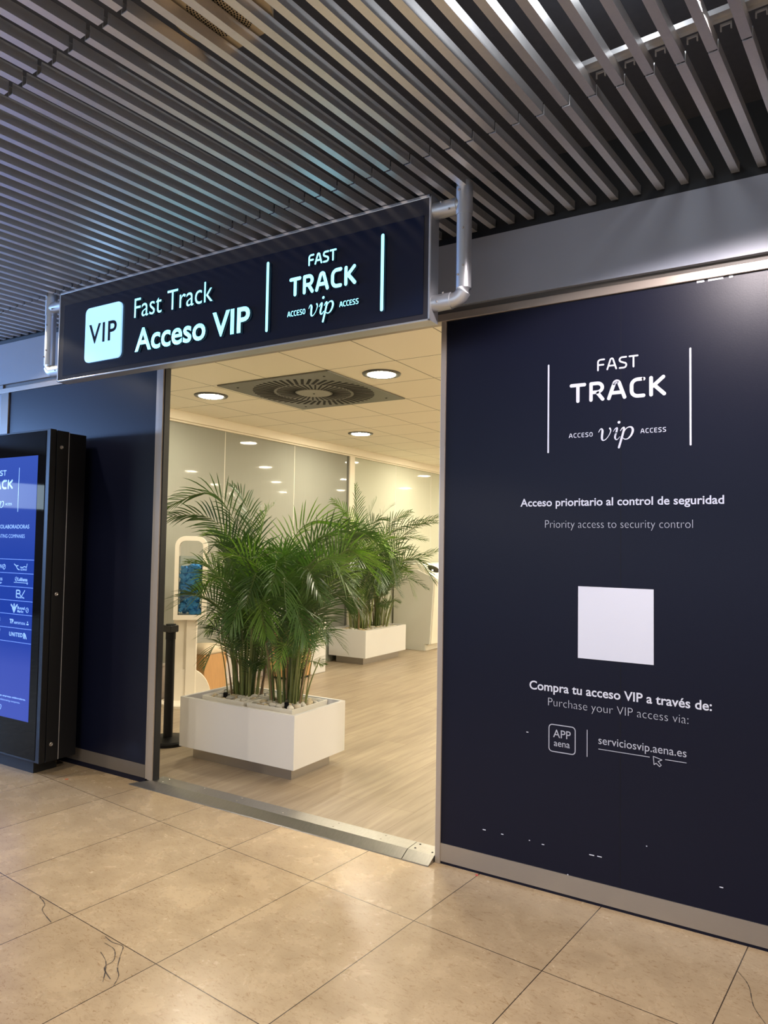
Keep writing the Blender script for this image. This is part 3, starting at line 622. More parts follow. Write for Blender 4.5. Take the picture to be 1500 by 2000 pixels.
# ---- slatted ceiling of the concourse
ce = struct('ceiling', 'dark slatted metal ceiling over the concourse')
boxo('deck', (-15.2, 6.0, -10.2, 0.0, 3.50, 3.55), DECK, ce)
SW, SH, SZ = 0.031, 0.040, 3.20
CI = CAM
def proj(p):
    v = Vector(p) - CAM; d = v.dot(fw)
    if d < 0.05: return None
    return (750 + F_PX * v.dot(rt) / d, 1000 - F_PX * v.dot(up) / d)
def slat(xr, ya, yb, cut):
    bm = bmesh.new()
    def end(x, yy): return (x * -0 + x, (x * math.tan(-GRID) * 1.0 - 0.022 if cut and yy > -0.5 else yy))
    L = []
    t = 0.003
    for yy in (ya, yb):
        ring = []
        for dx, dz in ((-SW, SH), (-SW, 0), (0, 0), (0, SH), (-t, SH), (-t, t), (-SW + t, t), (-SW + t, SH)):
            x, yv = end(xr + dx, yy); ring.append(bm.verts.new(grid(x, yv, SZ + dz)))
        L.append(ring)
    n = 8
    for i in range(n): bm.faces.new((L[0][i], L[1][i], L[1][(i + 1) % n], L[0][(i + 1) % n]))
    for R_ in L:
        for q in ((0, 1, 6, 7), (1, 2, 5, 6), (2, 3, 4, 5)): bm.faces.new([R_[k] for k in q])
    return bm
rows = [(-0.903, 0.0, True, -8, 62), (-2.119, -0.914, False, -6, 66), (-3.343, -2.134, False, 4, 66)]
shown, rest = [], bmesh.new()
for ya, yb, cut, k0, k1 in rows:
    for k in range(k0, k1):
        xr = -0.1 * k + 0.001
        y1 = (xr * math.tan(-GRID) - 0.022) if cut else yb
        ins = 0
        for s in range(25):
            q = proj(grid(xr - 0.015, ya + (y1 - ya) * s / 24, SZ))
            if q and 0 <= q[0] <= 1500 and 0 <= q[1] <= 2000: ins += 1
        b = slat(xr, ya, yb, cut)
        if ins: bm_obj('slat', b, SLAT, ce); shown.append(1)
        else:
            me = bpy.data.meshes.new('t'); b.to_mesh(me); b.free(); rest.from_mesh(me); bpy.data.meshes.remove(me)
# the further rows behind the viewer
for ya in (-4.563, -5.783, -7.003, -8.223):
    for k in range(-30, 90, 1):
        b = slat(-0.1 * k, ya, ya + 1.215, False); me = bpy.data.meshes.new('t'); b.to_mesh(me); b.free(); rest.from_mesh(me); bpy.data.meshes.remove(me)
rs = bm_obj('slat', rest, SLAT, ce); tag(rs, kind='stuff')
print('slats in view', len(shown))
# carrier rails over the slats, with clips
for yy in (-0.985,):
    bm = bmesh.new()
    a, b2 = -0.615, 1.0
    def gb(x0, x1, y0, y1, z0, z1):
        r = bmesh.ops.create_cube(bm, size=1.0)
        for v in r['verts']: v.co = grid((x0 + x1) / 2 + v.co.x * (x1 - x0), (y0 + y1) / 2 + v.co.y * (y1 - y0), (z0 + z1) / 2 + v.co.z * (z1 - z0))
    gb(a, b2, yy - 0.022, yy + 0.022, 3.262, 3.266); gb(a, b2, yy - 0.024, yy - 0.021, 3.250, 3.268); gb(a, b2, yy + 0.021, yy + 0.024, 3.250, 3.268)
    if yy > -1:
        for k in range(7): gb(-0.1 * k + 0.02, -0.1 * k + 0.026, yy - 0.004, yy + 0.002, 3.260, 3.2625)
    bm_obj('carrier_rail', bm, GALV, ce)
for k in range(0, 7):
    bm = bmesh.new(); x = -0.1 * k + 0.033
    gb(x - 0.017, x + 0.017, -0.952, -0.946, 3.244, 3.250); gb(x - 0.017, x - 0.013, -0.952, -0.946, 3.228, 3.248); gb(x + 0.013, x + 0.017, -0.952, -0.946, 3.228, 3.248)
    bm_obj('clip', bm, GALV, ce)
# loudspeaker above the slats
spk = thing('ceiling_speaker', 'cream round loudspeaker with a perforated grille above the ceiling slats', 'speaker', grid(-1.43, -1.905, 3.25), GRID)
bm = bmesh.new(); a0 = math.acos(0.145 / 0.165)
prism(bm, [(0.165 * math.sin(t), 0.165 * math.cos(t)) for t in [a0 + (2 * PI - 2 * a0) * i / 40 for i in range(41)]], 0.0, 0.03, 'z'); bm_obj('housing', bm, SPEAK, spk)
bm = bmesh.new()
for i in range(2, 12):
    r = 0.009 * i; n = int(2 * PI * r / 0.0095)
    for j in range(n):
        a = 2 * PI * j / n; lathe(bm, [(0.0030, 0), (0.0030, 0.002)], 6, (r * math.cos(a), r * math.sin(a), -0.0015))
bm_obj('grille', bm, SLOT, spk)
bm = bmesh.new(); lathe(bm, [(0.009, 0), (0.009, 0.004)], 10, (-0.125, 0.055, -0.003)); bm_obj('screw', bm, BRONZE, spk)

# ================================================================== LOUNGE SHELL
cl = bmesh.new(); box(cl, 0.025, 3.0 - LWX, 0.14, 13.2, 0, 0.05)
NX, NY = -2.69 - 0.615 * 5, 0.55 - 0.624
cl2 = bm_obj('ceiling', cl, CTILE, loc=(NX, NY, CZ)); tag(cl2, 'cream tiled ceiling inside the lounge', kind='structure')
gw = struct('window_1', 'floor to ceiling film-covered glass wall along the left of the lounge')
boxo('pane', (LWX - 0.03, LWX, 0.12, 5.06, 0.03, 2.86), GLASS_A, gw)
boxo('pane', (LWX - 0.03, LWX, 5.18, 13.0, 0.03, 2.86), GLASS_B, gw)
boxo('mullion', (LWX - 0.03, LWX + 0.03, 5.06, 5.18, 0.03, 2.86), CEIL_W, gw)
boxo('edge_strip', (LWX - 0.001, LWX + 0.012, 5.03, 5.06, 0.03, 2.86), GRILL, gw)
for yy, m in ((1.30, WHITEP), (2.61, WHITEP), (3.85, WHITEP)): boxo('joint', (LWX - 0.01, LWX + 0.0015, yy - 0.004, yy + 0.004, 0.36, 2.86), m, gw)
for yy in (6.37, 7.55, 8.75): boxo('joint', (LWX - 0.01, LWX + 0.0015, yy - 0.006, yy + 0.006, 0.03, 2.86), CNTS, gw)
co = bmesh.new(); box(co, LWX - 0.03, LWX + 0.07, 0.12, 13, 2.852, CZ, bev=0.004); box(co, LWX - 0.03, LWX + 0.035, 0.12, 13, 2.835, 2.856, bev=0.003)
co = bm_obj('trim_5', co, CEIL_W); tag(co, 'white cornice over the glass wall', kind='structure')
sk = bmesh.new(); box(sk, LWX - 0.01, LWX + 0.025, 0.12, 3.5, 0.03, 0.36); box(sk, LWX - 0.01, LWX + 0.04, 0.12, 3.5, 0.03, 0.10, bev=0.004); box(sk, LWX - 0.01, LWX + 0.04, 0.12, 3.5, 0.345, 0.37, bev=0.004)
sk = bm_obj('baseboard_lounge', sk, SKIRT); tag(sk, 'white panelled skirting below the glass', kind='structure')
wk = boxo('wall_lounge', (LWX, 3.0, 13.0, 13.1, 0.0, CZ), WHITEP); tag(wk, 'white back wall of the lounge', kind='structure')
wk = boxo('wall_lounge', (3.0, 3.1, 0.06, 13.1, 0.0, CZ), WHITEP); tag(wk, 'white right wall of the lounge', kind='structure')

# recessed lamps of the lounge ceiling
rim = bmesh.new(); lathe(rim, [(0.155, 0.0), (0.150, -0.010), (0.118, -0.012), (0.108, 0.0)], 40)
me_rim = bpy.data.meshes.new('rim'); bmesh.ops.recalc_face_normals(rim, faces=rim.faces); rim.to_mesh(me_rim); rim.free(); me_rim.materials.append(LENSRIM)
ln = bmesh.new(); lathe(ln, [(0.112, 0.0), (0.106, -0.013), (0.05, -0.0165)], 40)
me_ln = bpy.data.meshes.new('lens'); bmesh.ops.recalc_face_normals(ln, faces=ln.faces); ln.to_mesh(me_ln); ln.free(); me_ln.materials.append(LENS)
for ix, x in enumerate((-4.84, -2.995, -1.15, 0.69, 2.5)):
    for iy, yv in enumerate((1.475, 3.99, 6.48, 8.98, 11.47)):
        lab, grp = 'round recessed lamp further inside the lounge ceiling', 'lamps deeper in the lounge ceiling'
        if (ix, iy) == (0, 0): lab, grp = 'bright round ceiling lamp left of the square air diffuser', 'round lounge ceiling lamps'
        if (ix, iy) == (1, 0): lab, grp = 'bright round ceiling lamp right of the square air diffuser', 'round lounge ceiling lamps'
        if (ix, iy) == (0, 1): lab, grp = 'small round ceiling lamp behind the square air diffuser', 'round lounge ceiling lamps'
        t = thing('ceiling_lamp', lab, 'lamp', (x, yv, CZ), 0, grp)
        for nm, me in (('rim', me_rim), ('lens', me_ln)):
            o = bpy.data.objects.new(nm, me); COL.objects.link(o); o.parent = t
        for p in me_rim.polygons: p.use_smooth = True

# swirl air diffuser
dif = thing('air_diffuser', 'square grey swirl air diffuser set in the lounge ceiling', 'air vent', (-3.882, 1.773, CZ - 0.001))
bm = bmesh.new(); box(bm, -0.585, 0.585, -0.605, 0.605, -0.012, 0.0, bev=0.003); bm_obj('plate', bm, GRILL, dif)
bm = bmesh.new()
def slotq(r0_, r1_, a, tw, w):
    p = Vector((r0_ * math.cos(a), r0_ * math.sin(a), 0)); q = Vector((r1_ * math.cos(a + tw), r1_ * math.sin(a + tw), 0)); d = (q - p).normalized(); n = Vector((-d.y, d.x, 0)) * w / 2
    prism(bm, [((p + n).x, (p + n).y), ((q + n).x, (q + n).y), ((q - n).x, (q - n).y), ((p - n).x, (p - n).y)], -0.0145, -0.011, 'z')
for i in range(52): slotq(0.355, 0.535, 2 * PI * i / 52, 0.10, 0.024)
for i in range(40): slotq(0.165, 0.330, 2 * PI * (i + 0.5) / 40, -0.03, 0.015)
tag(bm_obj('slots', bm, SLOT, dif), 'dark swirl slots')
bm = bmesh.new(); lathe(bm, [(0.152, -0.018), (0.152, -0.010)], 40); bm_obj('hub', bm, GRILLL, dif)
for sx, sy in ((-1, -1), (1, -1), (1, 1), (-1, 1)):
    bm = bmesh.new(); lathe(bm, [(0.010, -0.015), (0.010, -0.010)], 10, (sx * 0.46, sy * 0.48, 0)); bm_obj('screw', bm, SLOT, dif)
bm = bmesh.new(); lathe(bm, [(0.008, -0.021), (0.008, -0.017)], 10); bm_obj('screw', bm, SLOT, dif)

# ================================================================== HANGING SIGN
sg = thing('hanging_sign', 'long navy illuminated fast track VIP sign hung over the doorway', 'sign', (-2.88, -0.46, 2.61))
def L(x, y, z): return (x + 2.88, y + 0.46, z - 2.61)
def sgbox(name, d, mat, bev=0.0):
    bm = bmesh.new(); box(bm, d[0] + 2.88, d[1] + 2.88, d[2] + 0.46, d[3] + 0.46, d[4] - 2.61, d[5] - 2.61, bev=bev); return bm_obj(name, bm, mat, sg)
X0, X1, Z0, Z1, YF, YB = -4.235, -1.52, 2.614, 3.196, -0.50, -0.42
sgbox('casing', (X0, X1, YF + 0.006, YB, Z0, Z1), ALU)
bm = bmesh.new()
for d in ((X0, X1, Z1 - 0.014, Z1), (X0, X1, Z0, Z0 + 0.009), (X0, X0 + 0.011, Z0, Z1), (X1 - 0.011, X1, Z0, Z1)): box(bm, d[0] + 2.88, d[1] + 2.88, YF + 0.46, YF + 0.008 + 0.46, d[2] - 2.61, d[3] - 2.61, bev=0.002)
bm_obj('rim', bm, ALUB, sg)
sgbox('bezel', (X0 + 0.011, X1 - 0.011, YF + 0.003, YF + 0.007, Z0 + 0.009, Z1 - 0.014), BEZEL)
sgbox('face', (-4.178, -1.556, YF + 0.0005, YF + 0.005, 2.648, 3.104), NAVYS)
ys = YF - 0.0125; DP = 0.012; LM = [LETTER, LSIDE]
def off(o): o.location = (2.88, 0.46, -2.61); return o
bm = bmesh.new(); prism(bm, rrect(-3.947, -3.609, 2.701, 3.042, 0.035), -0.5105, -0.5005, 'y'); off(bm_obj('pictogram_tile', bm, TILEC, sg))
off(lettering('lettering', 'VIP', -3.908, -3.648, 2.815, 2.932, -0.5115, NAVYS, sg, spacing=1.1, bold=0.012))
off(lettering('lettering', 'Fast Track', -3.492, -2.858, 2.917, 3.033, ys, LM, sg, depth=DP, bold=-0.005))
off(lettering('lettering', 'Acceso VIP', -3.478, -2.583, 2.715, 2.845, ys, LM, sg, bold=0.02, depth=DP))
for x in (-2.467, -1.768):
    bm = bmesh.new(); ribbon(bm, [(x, 2.698), (x, 3.050)], 0.017, 0, 0, 1, 1, ys); off(finish_strokes('divider_bar', bm, LM, sg, DP, ys))
off(strokes('lettering', 'FAST', -2.206, -2.032, 2.985, 3.043, 0.0095, ys, LM, sg, gap=0.24, depth=DP))
off(strokes('lettering', 'TRACK', -2.322, -1.912, 2.846, 2.944, 0.0185, ys, LM, sg, gap=0.32, depth=DP))
off(strokes('lettering', 'ACCESO', -2.336, -2.221, 2.748, 2.776, 0.0042, ys + 0.006, LM, sg, gap=0.28, depth=0.006))
off(strokes('lettering', 'ACCESS', -2.014, -1.902, 2.749, 2.776, 0.0042, ys + 0.006, LM, sg, gap=0.28, depth=0.006))
off(vip('lettering', -2.196, -2.044, 2.728, 2.786, ys, LM, sg, depth=DP, k=1.1))
# pipe brackets at both ends
def bracket(xv, xe):
    bm = bmesh.new(); yb = -0.46; s = 1 if xv > xe else -1
    zl, zh, zt = 2.700, 3.128, 3.222
    path = [(xe, yb, zl), (xv - s * 0.045, yb, zl)] + [(xv - s * 0.045 + s * 0.045 * math.sin(a), yb, zl + 0.045 - 0.045 * math.cos(a)) for a in (0.4, 0.8, 1.2, 1.57)] + [(xv, yb, zt)]
    tube(bm, [L(*p) for p in path], 0.034, 20)
    tube(bm, [L(xe, yb, zh), L(xv, yb, zh)], 0.034, 20)
    for a, b in (((xv, yb, zh - 0.05), (xv, yb, zt + 0.002)), ((xe, yb, zh), (xv - s * 0.03, yb, zh)), ((xe, yb, zl), (xe + s * 0.09, yb, zl))): tube(bm, [L(*a), L(*b)], 0.0375, 20)
    b = bm_obj('pipe_bracket', bm, ALU, sg, smooth=True)
    em = b.modifiers.new('e', 'EDGE_SPLIT'); em.split_angle = math.radians(40)
    for x, z in ((xv - s * 0.085, zl + 0.03), (xv - s * 0.115, zl - 0.005), (xv - s * 0.10, zh + 0.02), (xv - s * 0.06, zh - 0.02), (xv - 0.01, zt - 0.04), (xv + 0.01, zh - 0.12), (xv - 0.012, zl + 0.10), (xv + 0.012, zl + 0.14)):
        q = bmesh.new(); bmesh.ops.create_icosphere(q, subdivisions=1, radius=0.0055); o = bm_obj('screw', q, STEEL, b); o.location = L(x, -0.46 - 0.036, z)
bracket(-1.373, X1); bracket(-4.378, X0)

# ================================================================== KIOSK
ks = thing('information_kiosk', 'tall black display kiosk with a blue screen against the left panel', 'kiosk', (-5.15, -0.2, 0))
def kb(name, d, mat, bev=0.0, parent=ks):
    bm = bmesh.new(); box(bm, d[0] + 5.15, d[1] + 5.15, d[2] + 0.2, d[3] + 0.2, d[4], d[5], bev=bev); return bm_obj(name, bm, mat, parent)
KL, KR = -5.76, -4.505
kb('foot', (KL + 0.16, KR - 0.15, -0.285, -0.11, 0.0, 0.11), BLACKR)
kb('housing', (KL + 0.004, KR - 0.004, -0.20, -0.065, 0.10, 2.343), BLACK, 0.003)
kb('side_band', (KL, KR, -0.296, -0.206, 0.10, 2.350), BLACK, 0.002)
kb('edge_line', (KL, KR - 0.001, -0.206, -0.201, 0.102, 2.346), GALV)
kf = kb('door_frame', (KL + 0.002, KR - 0.003, -0.345, -0.30, 0.10, 2.355), BLACK, 0.003)
kb('glass', (KL + 0.04, KR - 0.048, -0.3475, -0.344, 0.115, 2.345), BLACKG)
bm = bmesh.new(); box(bm, -5.65 + 5.15, -4.636 + 5.15, -0.349 + 0.2, -0.3475 + 0.2, 0.36, 2.178); scr = bm_obj('screen', bm, SCREEN, ks)
yk = -0.3500
def koff(o): o.location = (5.15, 0.2, 0); return o
def kl(txt, x0, x1, z0, z1, mat=SCREENL, **kw): koff(lettering('lettering', txt, x0, x1, z0, z1, yk, mat, ks, **kw))
koff(strokes('lettering', 'FAST', -5.170, -5.000, 2.050, 2.090, 0.008, yk, SCREENL, ks, gap=0.25))
koff(strokes('lettering', 'TRACK', -5.280, -4.915, 1.953, 2.020, 0.015, yk, SCREENL, ks, gap=0.28))
koff(strokes('lettering', 'ACCESS', -4.998, -4.918, 1.838, 1.854, 0.003, yk, SCREENL, ks, gap=0.3))
koff(vip('lettering', -5.165, -5.016, 1.822, 1.868, yk, SCREENL, ks))
bm = bmesh.new(); ribbon(bm, [(-4.846, 1.792), (-4.846, 2.098)], 0.006, 0, 0, 1, 1, yk); koff(finish_strokes('divider_bar', bm, SCREENL, ks, 0, yk))
kl('EMPRESAS COLABORADORAS', -5.285, -4.704, 1.673, 1.699, bold=0.015)
kl('COLLABORATING COMPANIES', -5.245, -4.752, 1.607, 1.632)
bm = bmesh.new()
for z in (1.457, 1.361, 1.266, 1.171, 1.077, 0.982, 0.886): ribbon(bm, [(-5.63, z), (-4.636, z)], 0.0045, 0, 0, 1, 1, yk)
koff(finish_strokes('table_rules', bm, SCREEND, ks, 0, yk))
def logo(_, lists, w):
    bm = bmesh.new()
    for p in lists: ribbon(bm, p, w, 0, 0, 1, 1, yk)
    koff(finish_strokes('logo_mark', bm, SCREENL, ks, 0, yk))
bm = None
logo(bm, [[(-4.862, 1.424), (-4.842, 1.414), (-4.822, 1.392), (-4.800, 1.386)], [(-4.835, 1.412), (-4.815, 1.414)]], 0.007)      # bird mark
logo(bm, [[(-4.79, 1.405), (-4.765, 1.402), (-4.742, 1.410), (-4.718, 1.405), (-4.712, 1.428)]], 0.006)
logo(bm, [arc(-4.832, 1.320, 0.014, 0.014, 0, 360, 14), [(-4.840, 1.316), (-4.824, 1.325)], [(-4.858, 1.297), (-4.705, 1.297)], arc(-4.703, 1.295, 0.006, 0.006, 0, 360, 8)], 0.004)
logo(bm, [[(-4.824, 1.196), (-4.824, 1.243)] + arc(-4.800, 1.232, 0.018, 0.012, 90, -90, 6) + [(-4.822, 1.220)]], 0.009); logo(bm, [[(-4.79, 1.222), (-4.766, 1.200), (-4.728, 1.245)]], 0.007)
logo(bm, [[(-4.880, 1.140), (-4.845, 1.110), (-4.810, 1.142)], [(-4.862, 1.118), (-4.845, 1.092), (-4.828, 1.120)], [(-4.845, 1.135), (-4.845, 1.10)]], 0.013); logo(bm, [[(-4.845, 1.142), (-4.845, 1.143)]], 0.016)
logo(bm, [arc(-4.692, 1.112, 0.015, 0.016, 0, 360, 14), [(-4.700, 1.104), (-4.684, 1.120)]], 0.004)
logo(bm, [arc(-4.984, 1.402, 0.016, 0.017, 0, 360, 14), [(-4.992, 1.396), (-4.976, 1.410)]], 0.005)
logo(bm, [[(-4.722, 0.952), (-4.722, 0.920)], [(-4.714, 0.953), (-4.708, 0.918)], [(-4.704, 0.946), (-4.690, 0.918)]], 0.009)
logo(bm, [arc(-5.035, 0.957, 0.030, 0.026, 0, 360, 16), [(-5.055, 0.965), (-5.04, 0.95), (-5.02, 0.95)]], 0.007)
logo(bm, [[(-4.682, 1.030), (-4.682, 1.032)], [(-4.690, 1.016), (-4.674, 1.016)]], 0.010)
kl('KUWAIT', -4.785, -4.712, 1.381, 1.396, bold=0.01)
kl('CAZAN', -5.14, -5.008, 1.392, 1.418, bold=0.01)
kl('Lufthansa', -4.812, -4.702, 1.309, 1.332, bold=0.03)
kl('LINES', -5.12, -4.998, 1.305, 1.322, bold=0.02); kl('GROUP', -5.12, -5.005, 1.279, 1.292, bold=0.02)
kl('ParkVia', -4.822, -4.730, 1.190, 1.201, bold=0.03)
kl('LINE', -5.12, -5.025, 1.206, 1.236, bold=0.03)
kl('Royal', -4.806, -4.720, 1.114, 1.132, bold=0.03); kl('Maroc', -4.806, -4.735, 1.092, 1.108, bold=0.03)
kl('S', -5.055, -5.028, 1.110, 1.146, bold=0.04)
kl('TP', -4.892, -4.846, 1.013, 1.040, bold=0.05); kl('AIRPORTUGAL', -4.842, -4.706, 1.011, 1.026, bold=0.02)
kl('SWISS', -5.13, -5.006, 1.018, 1.042, bold=0.03)
kl('UNITED', -4.892, -4.734, 0.925, 0.951, bold=0.03, spacing=1.15)
kl('Consulta condiciones y fechas con las empresas colaboradoras.', -5.36, -4.672, 0.500, 0.512, bold=0.02)
kl('Check conditions and dates with the collaborating companies.', -5.36, -4.735, 0.472, 0.484)
koff(vip('lettering', -5.035, -4.952, 0.404, 0.440, yk, SCREENL, ks))
for z in (2.236, 1.228, 0.215):
    q = bmesh.new(); lathe(q, [(0.013, 0), (0.013, 0.006), (0.009, 0.008), (0.005, 0.004)], 14); o = bm_obj('screw', q, STEEL, ks, loc=(KR + 5.15 - 0.001, -0.262 + 0.2, z)); o.rotation_euler = (0, PI / 2, 0)

# ================================================================== LOUNGE FURNITURE
def make_planter(label, loc, rz):
    t = thing('planter', label, 'planter', loc, rz, 'white planters in the lounge')
    w, d, z0, z1, th = 1.05, 0.585, 0.092, 0.445, 0.024
    bm = bmesh.new()
    o = [(-w / 2, -d / 2), (w / 2, -d / 2), (w / 2, d / 2), (-w / 2, d / 2)]; i = [(x - math.copysign(th, x), y - math.copysign(th, y)) for x, y in o]
    ob = [bm.verts.new((*p, z0)) for p in o]; ot = [bm.verts.new((*p, z1)) for p in o]; it = [bm.verts.new((*p, z1)) for p in i]; ib = [bm.verts.new((*p, z1 - 0.30)) for p in i]
    bm.faces.new(ob[::-1]); bm.faces.new(ib)
    for k in range(4):
        n = (k + 1) % 4
        bm.faces.new((ob[k], ob[n], ot[n], ot[k])); bm.faces.new((ot[k], ot[n], it[n], it[k])); bm.faces.new((it[k], it[n], ib[n], ib[k]))
    bm_obj('box', bm, WHITE, t)
    bm = bmesh.new(); box(bm, -w / 2 + 0.065, w / 2 - 0.075, -d / 2 + 0.075, d / 2 - 0.08, 0.0, z0); bm_obj('plinth', bm, STEEL, t)
    bm = bmesh.new(); box(bm, -w / 2 + th, w / 2 - th, -d / 2 + th, d / 2 - th, z1 - 0.10, z1 - 0.085); bm_obj('gravel_bed', bm, SOIL, t)
    return t
PA = (-3.505, 0.735, 0.03); PB = (-5.42, 5.155, 0.03)
make_planter('large white box planter on a steel plinth just inside the doorway', PA, 0)
make_planter('white box planter further back against the glass wall', PB, PI / 2)

def frond_mesh(pts, seed, leaf_n, leaf_len, leaf_w, roll, start=0.36):
    rng = random.Random(seed); bm = bmesh.new()
    P = [Vector(p) for p in smoothpts(pts, 10)]
    cum = [0.0]
    for a, b in zip(P, P[1:]): cum.append(cum[-1] + (b - a).length)
    T = cum[-1]
    def at(s):
        s = max(0, min(T, s))
        for i in range(len(P) - 1):
            if s <= cum[i + 1] or i == len(P) - 2:
                u = (s - cum[i]) / max(1e-6, cum[i + 1] - cum[i]); return P[i].lerp(P[i + 1], u), (P[i + 1] - P[i]).normalized()
    step = max(1, len(P) // 16)
    idx = list(range(0, len(P), step)); idx = idx if idx[-1] == len(P) - 1 else idx + [len(P) - 1]
    tube(bm, [P[i] for i in idx], [0.0065 * (1 - 0.78 * cum[i] / T) for i in idx], 5)
    nstalk = len(bm.faces)
    hz = Vector((P[-1].x - P[0].x, P[-1].y - P[0].y, 0)); hz = hz.normalized() if hz.length > 0.05 else Vector((1, 0, 0))
    side0 = hz.cross(Vector((0, 0, 1)))
    for k in range(leaf_n):
        f = k / (leaf_n - 1); s = T * (start + (1 - start) * f)
        b, t = at(s)
        side = (side0 - t * side0.dot(t)).normalized(); nrm = side.cross(t).normalized()
        if nrm.z < 0 and abs(nrm.z) > 0.2: nrm = -nrm
        env = math.sin(PI * min(1, 0.18 + 0.80 * f)) ** 0.75 * 0.85 + 0.18
        for sg_ in (-1, 1):
            ln_ = leaf_len * env * rng.uniform(0.88, 1.1); wd = leaf_w * (0.7 + 0.3 * env)
            sd = Matrix.Rotation(roll, 3, t) @ side * sg_; nn = Matrix.Rotation(roll, 3, t) @ nrm
            d0 = (sd * (0.85 - 0.45 * f) + t * (0.55 + 0.45 * f) + nn * rng.uniform(0.22, 0.42)).normalized()
            d0 = (d0 + Vector((rng.uniform(-.08, .08), rng.uniform(-.08, .08), rng.uniform(-.06, .06)))).normalized()
            dr = ln_ * rng.uniform(0.12, 0.36)
            wv = d0.cross(nn)
            wv = wv.normalized() if wv.length > 0.1 else t.copy()
            rows_ = []
            if (b + d0 * ln_).y < 0.16 or (b + d0 * ln_).x < LWX + 0.03: continue
            for u, ww in ((0.0, 0.35), (0.22, 1.0), (0.5, 0.95), (0.78, 0.6), (1.0, 0.04)):
                c = b + d0 * ln_ * u + Vector((0, 0, -dr * u * u * (0.6 + 0.4 * u)))
                rows_.append((bm.verts.new(c + wv * wd * ww / 2), bm.verts.new(c - wv * wd * ww / 2)))
            for q in range(4):
                fc = bm.faces.new((rows_[q][0], rows_[q + 1][0], rows_[q + 1][1], rows_[q][1])); fc.material_index = 1; fc.smooth = True
    return bm
def roll_for(pts, rng):
    # fronds twist so that the blade turns towards the open room, where the light and the viewer are
    d = Vector((pts[-1][0] - pts[0][0], pts[-1][1] - pts[0][1], 0))
    if d.length < 0.05: return rng.uniform(-0.5, 0.5)
    s = d.normalized().cross(Vector((0, 0, 1))); room = Vector((0.65, -0.76, 0))
    k = s.dot(room)
    return math.copysign(0.95, -k) * abs(k) * rng.uniform(0.5, 1.15) + rng.uniform(-0.3, 0.3)
